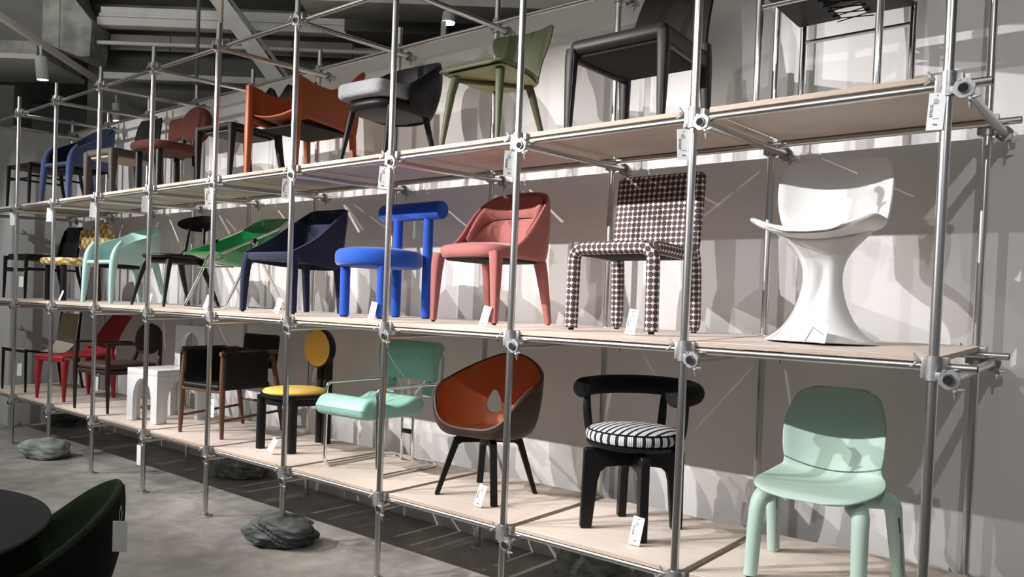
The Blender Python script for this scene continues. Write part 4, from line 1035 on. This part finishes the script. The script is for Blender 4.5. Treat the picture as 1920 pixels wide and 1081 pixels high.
# 26 dark wooden chair with a wavy back
def wavy_chair():
    m = mat('smoked_oak', (.022, .017, .014), .55, spec=.12, noise_amt=.3, scale=12, stretch=(3, 3, .5))
    t = chair('wavy_back_chair', 'smoked dark wood chair with a scalloped top back, half hidden by the orange armchair', -5.97, .5, 3, 5)
    g = G(); g.slab(rpoly([(-.27, -.29), (.27, -.29), (.25, .28), (-.25, .28)], .05), .465, .515, .02, .0).build('seat_frame', m, t)
    G().slab(rpoly([(-.22, -.24), (.22, -.24), (.2, .22), (-.2, .22)], .04), .445, .466, .004).build('seat_pad', BLACKL, t)
    for s_ in (-1, 1):
        leg(t, m, [(s_*.24, -.26, .50), (s_*.245, -.265, .40), (s_*.235, -.27, 0)], [.034, .03, .018], 'front_leg', 12, 3, sq=3.5)
        leg(t, m, [(s_*.23, .33, .84), (s_*.235, .27, .55), (s_*.235, .26, .40), (s_*.25, .34, 0)], [.015, .024, .032, .017], 'back_leg', 12, 3, sq=3.5)
    top = [(-.27, .80)]+[(-.27+.54*k/24, .985+.06*math.cos(k/24*4*PI+PI)*1.0) for k in range(25)]+[(.27, .80)]
    G().prism(rpoly(top, .01, 2), .03, T(0, .34, 0) @ rx(-6) @ STAND).build('top_rail', m, t)
    return t
wavy_chair()

RUST = mat('rust_red_felt', (.085, .022, .014), .9, sheen=.1)
t = chair('rust_lobe_chair', 'rust-red chair with a thick round seat on black legs, top shelf', -7.32, .5, 3, 4); lobe_chair(t, RUST, BLACKW)
# 28 taupe chair
def taupe_chair():
    m = mat('taupe_leather', (.07, .056, .046), .5); u = mat('beige_underside', (.36, .30, .24), .6); dk = mat('dark_taupe_leather', (.013, .011, .010), .5, spec=.1)
    t = chair('taupe_chair', 'taupe leather chair with flat covered legs and pale underside, top shelf near the left end', -8.28, .5, 3, 5)
    g = G(); g.slab(rpoly([(-.28, -.30), (.28, -.30), (.26, .28), (-.26, .28)], .04), .44, .52, .03, .005).build('seat', m, t)
    G().slab(rpoly([(-.25, -.27), (.25, -.27), (.23, .25), (-.23, .25)], .02), .42, .441, .004).build('underside', u, t)
    for s_ in (-1, 1):
        leg(t, m, [(s_*.25, -.27, .49), (s_*.255, -.275, .36), (s_*.262, -.28, 0)], [.046, .040, .022], 'front_leg', 12, 3, sq=4)
        leg(t, m, [(s_*.24, .26, .5), (s_*.245, .265, .36), (s_*.255, .30, 0)], [.044, .038, .022], 'back_leg', 12, 3, sq=4)
    G().profile([(.25, .45, .26, 0, 0), (.28, .55, .265, 0, .02), (.30, .7, .26, 0, .05), (.33, .88, .24, 0, .05), (.34, .97, .20, 0, .03)], .03, 13, 4).build('backrest', dk, t, sub=1)
    return t
taupe_chair()
PERI = mat('periwinkle_felt', (.075, .105, .22), .85, sheen=.1); PERID = mat('dark_navy_lining', (.015, .02, .04), .9)
t = chair('periwinkle_armchair', 'periwinkle blue armchair with dark lining and arms flowing into its legs, top shelf', -9.42, .5, 3, 7); onepiece(t, PERI, PERID, True, .11)
t = chair('wooden_side_chair', 'dark-framed side chair with a brown seat, far left end of the top shelf', -10.5, .5, 3, 4); tall_back(t, BLACKW, mat('brown_seat_leather', (.16, .095, .055), .6), mat('brown_back_leather', (.075, .055, .042), .6), .90)

# ------------------------------------------------------------------ tags on the chairs
def lean(x, y, l, a, lab, b=-8, c=8, h_=.125, w_=.058, detail=True):
    return tag_card('leaning_price_tag', lab, (x, y, ztop(l, y)+h_/2+.001+.5*w_*math.sin(math.radians(abs(a)))), (b, a, c), w_, h_, detail=detail)
lean(-2.585, .185, 2, 12, 'white price tag leaning on the pink velvet chair\'s front leg')
lean(-1.53, .20, 2, 7, 'white price tag leaning on the dotted chair\'s front leg', h_=.14)
lean(-3.70, .22, 2, 8, 'white price tag leaning on the blue chair\'s front leg')
lean(-4.75, .14, 2, 20, 'white price tag standing behind the post by the navy armchair')
lean(-5.83, .14, 2, 20, 'white price tag leaning near the green folding chair\'s chrome foot', detail=False)
lean(-6.92, .15, 2, 12, 'white price tag in front of the black chair with an oval back', detail=False)
lean(-9.0, .15, 2, 25, 'narrow white tag behind the post by the yellow dotted chair', w_=.03, detail=False)
tc = tag_card('folded_price_tag', 'white folded tag lying against the foot of the white sculpted chair', (-.565, .255, ztop(2, .2)+.06), (-32, 4, 6), .12, .10, detail=False)
g = G(); g.tube([(-.03, -.004, -.05), (-.01, -.004, .03), (.045, -.004, -.005)], .0014, 6).build('string', INK, tc)
lean(-2.575, .19, 1, 14, 'white price tag leaning on the bucket armchair\'s front leg', h_=.14)
lean(-1.455, .215, 1, 7, 'white price tag leaning on the striped-cushion chair\'s front leg', h_=.155, w_=.066)
lean(-4.86, .20, 1, 28, 'white price tag leaning on the yellow-seat chair\'s front leg', detail=False)
tag_card('hanging_price_tag', 'white price tag hanging from the walnut armchair\'s front leg', (-5.735, .155, .592+.30), (0, 3, 10), .075, .16, cord=(.02, .03, .12))
tag_card('hanging_price_tag', 'thin white tag hanging from the dark round-back armchair\'s front leg', (-7.83, .05, .592+.33), (0, 2, 50), .06, .15, cord=(.02, .03, .11), detail=False)
tag_card('hanging_price_tag', 'pale tag hanging from the cream sling chair\'s front leg', (-10.06, .10, .592+.30), (0, 2, 55), .05, .15, cord=(.02, .03, .12), detail=False)
tag_card('hanging_price_tag', 'pale tag hanging from the tall-back black chair\'s front leg', (-10.21, .15, 1.755+.22), (0, 2, 55), .05, .13, cord=(.02, .03, .14), detail=False)

# ------------------------------------------------------------------ foreground table and chair
TTOP = mat('dark_grey_table_top', (.028, .029, .033), .55, noise_amt=.25, scale=12, bump=.05)
t = thing('round_table', 'round dark grey table cut off by the lower left corner', 'table', (-3.69, -2.92, 0))
G().lathe([(.90, .79), (.94, .80), (.946, .812), (.94, .82), (.002, .821)], 96).build('table_top', TTOP, t)
G().lathe([(.06, .03), (.055, .5), (.08, .74), (.2, .79)], 32).build('pedestal', BLACKW, t); G().lathe([(.36, 0), (.36, .012), (.1, .03), (.06, .035)], 48).build('foot_plate', BLACKW, t)
GREEN = mat('dark_green_wool', (.036, .055, .03), .95, noise_amt=.3, scale=160, bump=.6); BLKS = mat('black_outer_fabric', (.006, .006, .006), .95)
t = thing('green_tub_chair', 'dark green wool tub chair with a black outside, tucked under the round table', 'chair', (-3.38, -2.08, 0), -22)
low = [(-.24, -.2, .42), (-.26, 0, .42), (-.20, .19, .42), (0, .25, .42), (.20, .19, .42), (.26, 0, .42), (.24, -.2, .42)]
hi = [(-.34, -.30, .56), (-.38, -.02, .68), (-.31, .22, .86), (0, .34, .96), (.31, .22, .86), (.38, -.02, .68), (.34, -.30, .56)]
G().wrap(low, hi, .05, 8, 7, .03).build('inner_shell', GREEN, t, sub=1)
G().wrap([(a*1.1, b*1.1, c-.02) for a, b, c in low], [(a*1.05, b*1.05, c-.03) for a, b, c in hi], .02, 8, 7, .03).build('outer_shell', BLKS, t)
G().slab(sell(.56, .56, 3, 48), .40, .48, .035, .02).build('seat', GREEN, t)
for x, y in ((-.22, -.2), (.22, -.2), (-.2, .2), (.2, .2)): leg(t, BLACKW, [(x, y, .42), (x*1.25, y*1.25, 0)], [.02, .013], 'leg', 12)
tag_card('hanging_price_tag', 'blank pale tag hanging from the dark green tub chair', (-2.88, -1.93, .79), (0, 0, 40), .065, .14, cord=(.0, .005, .14), detail=False)
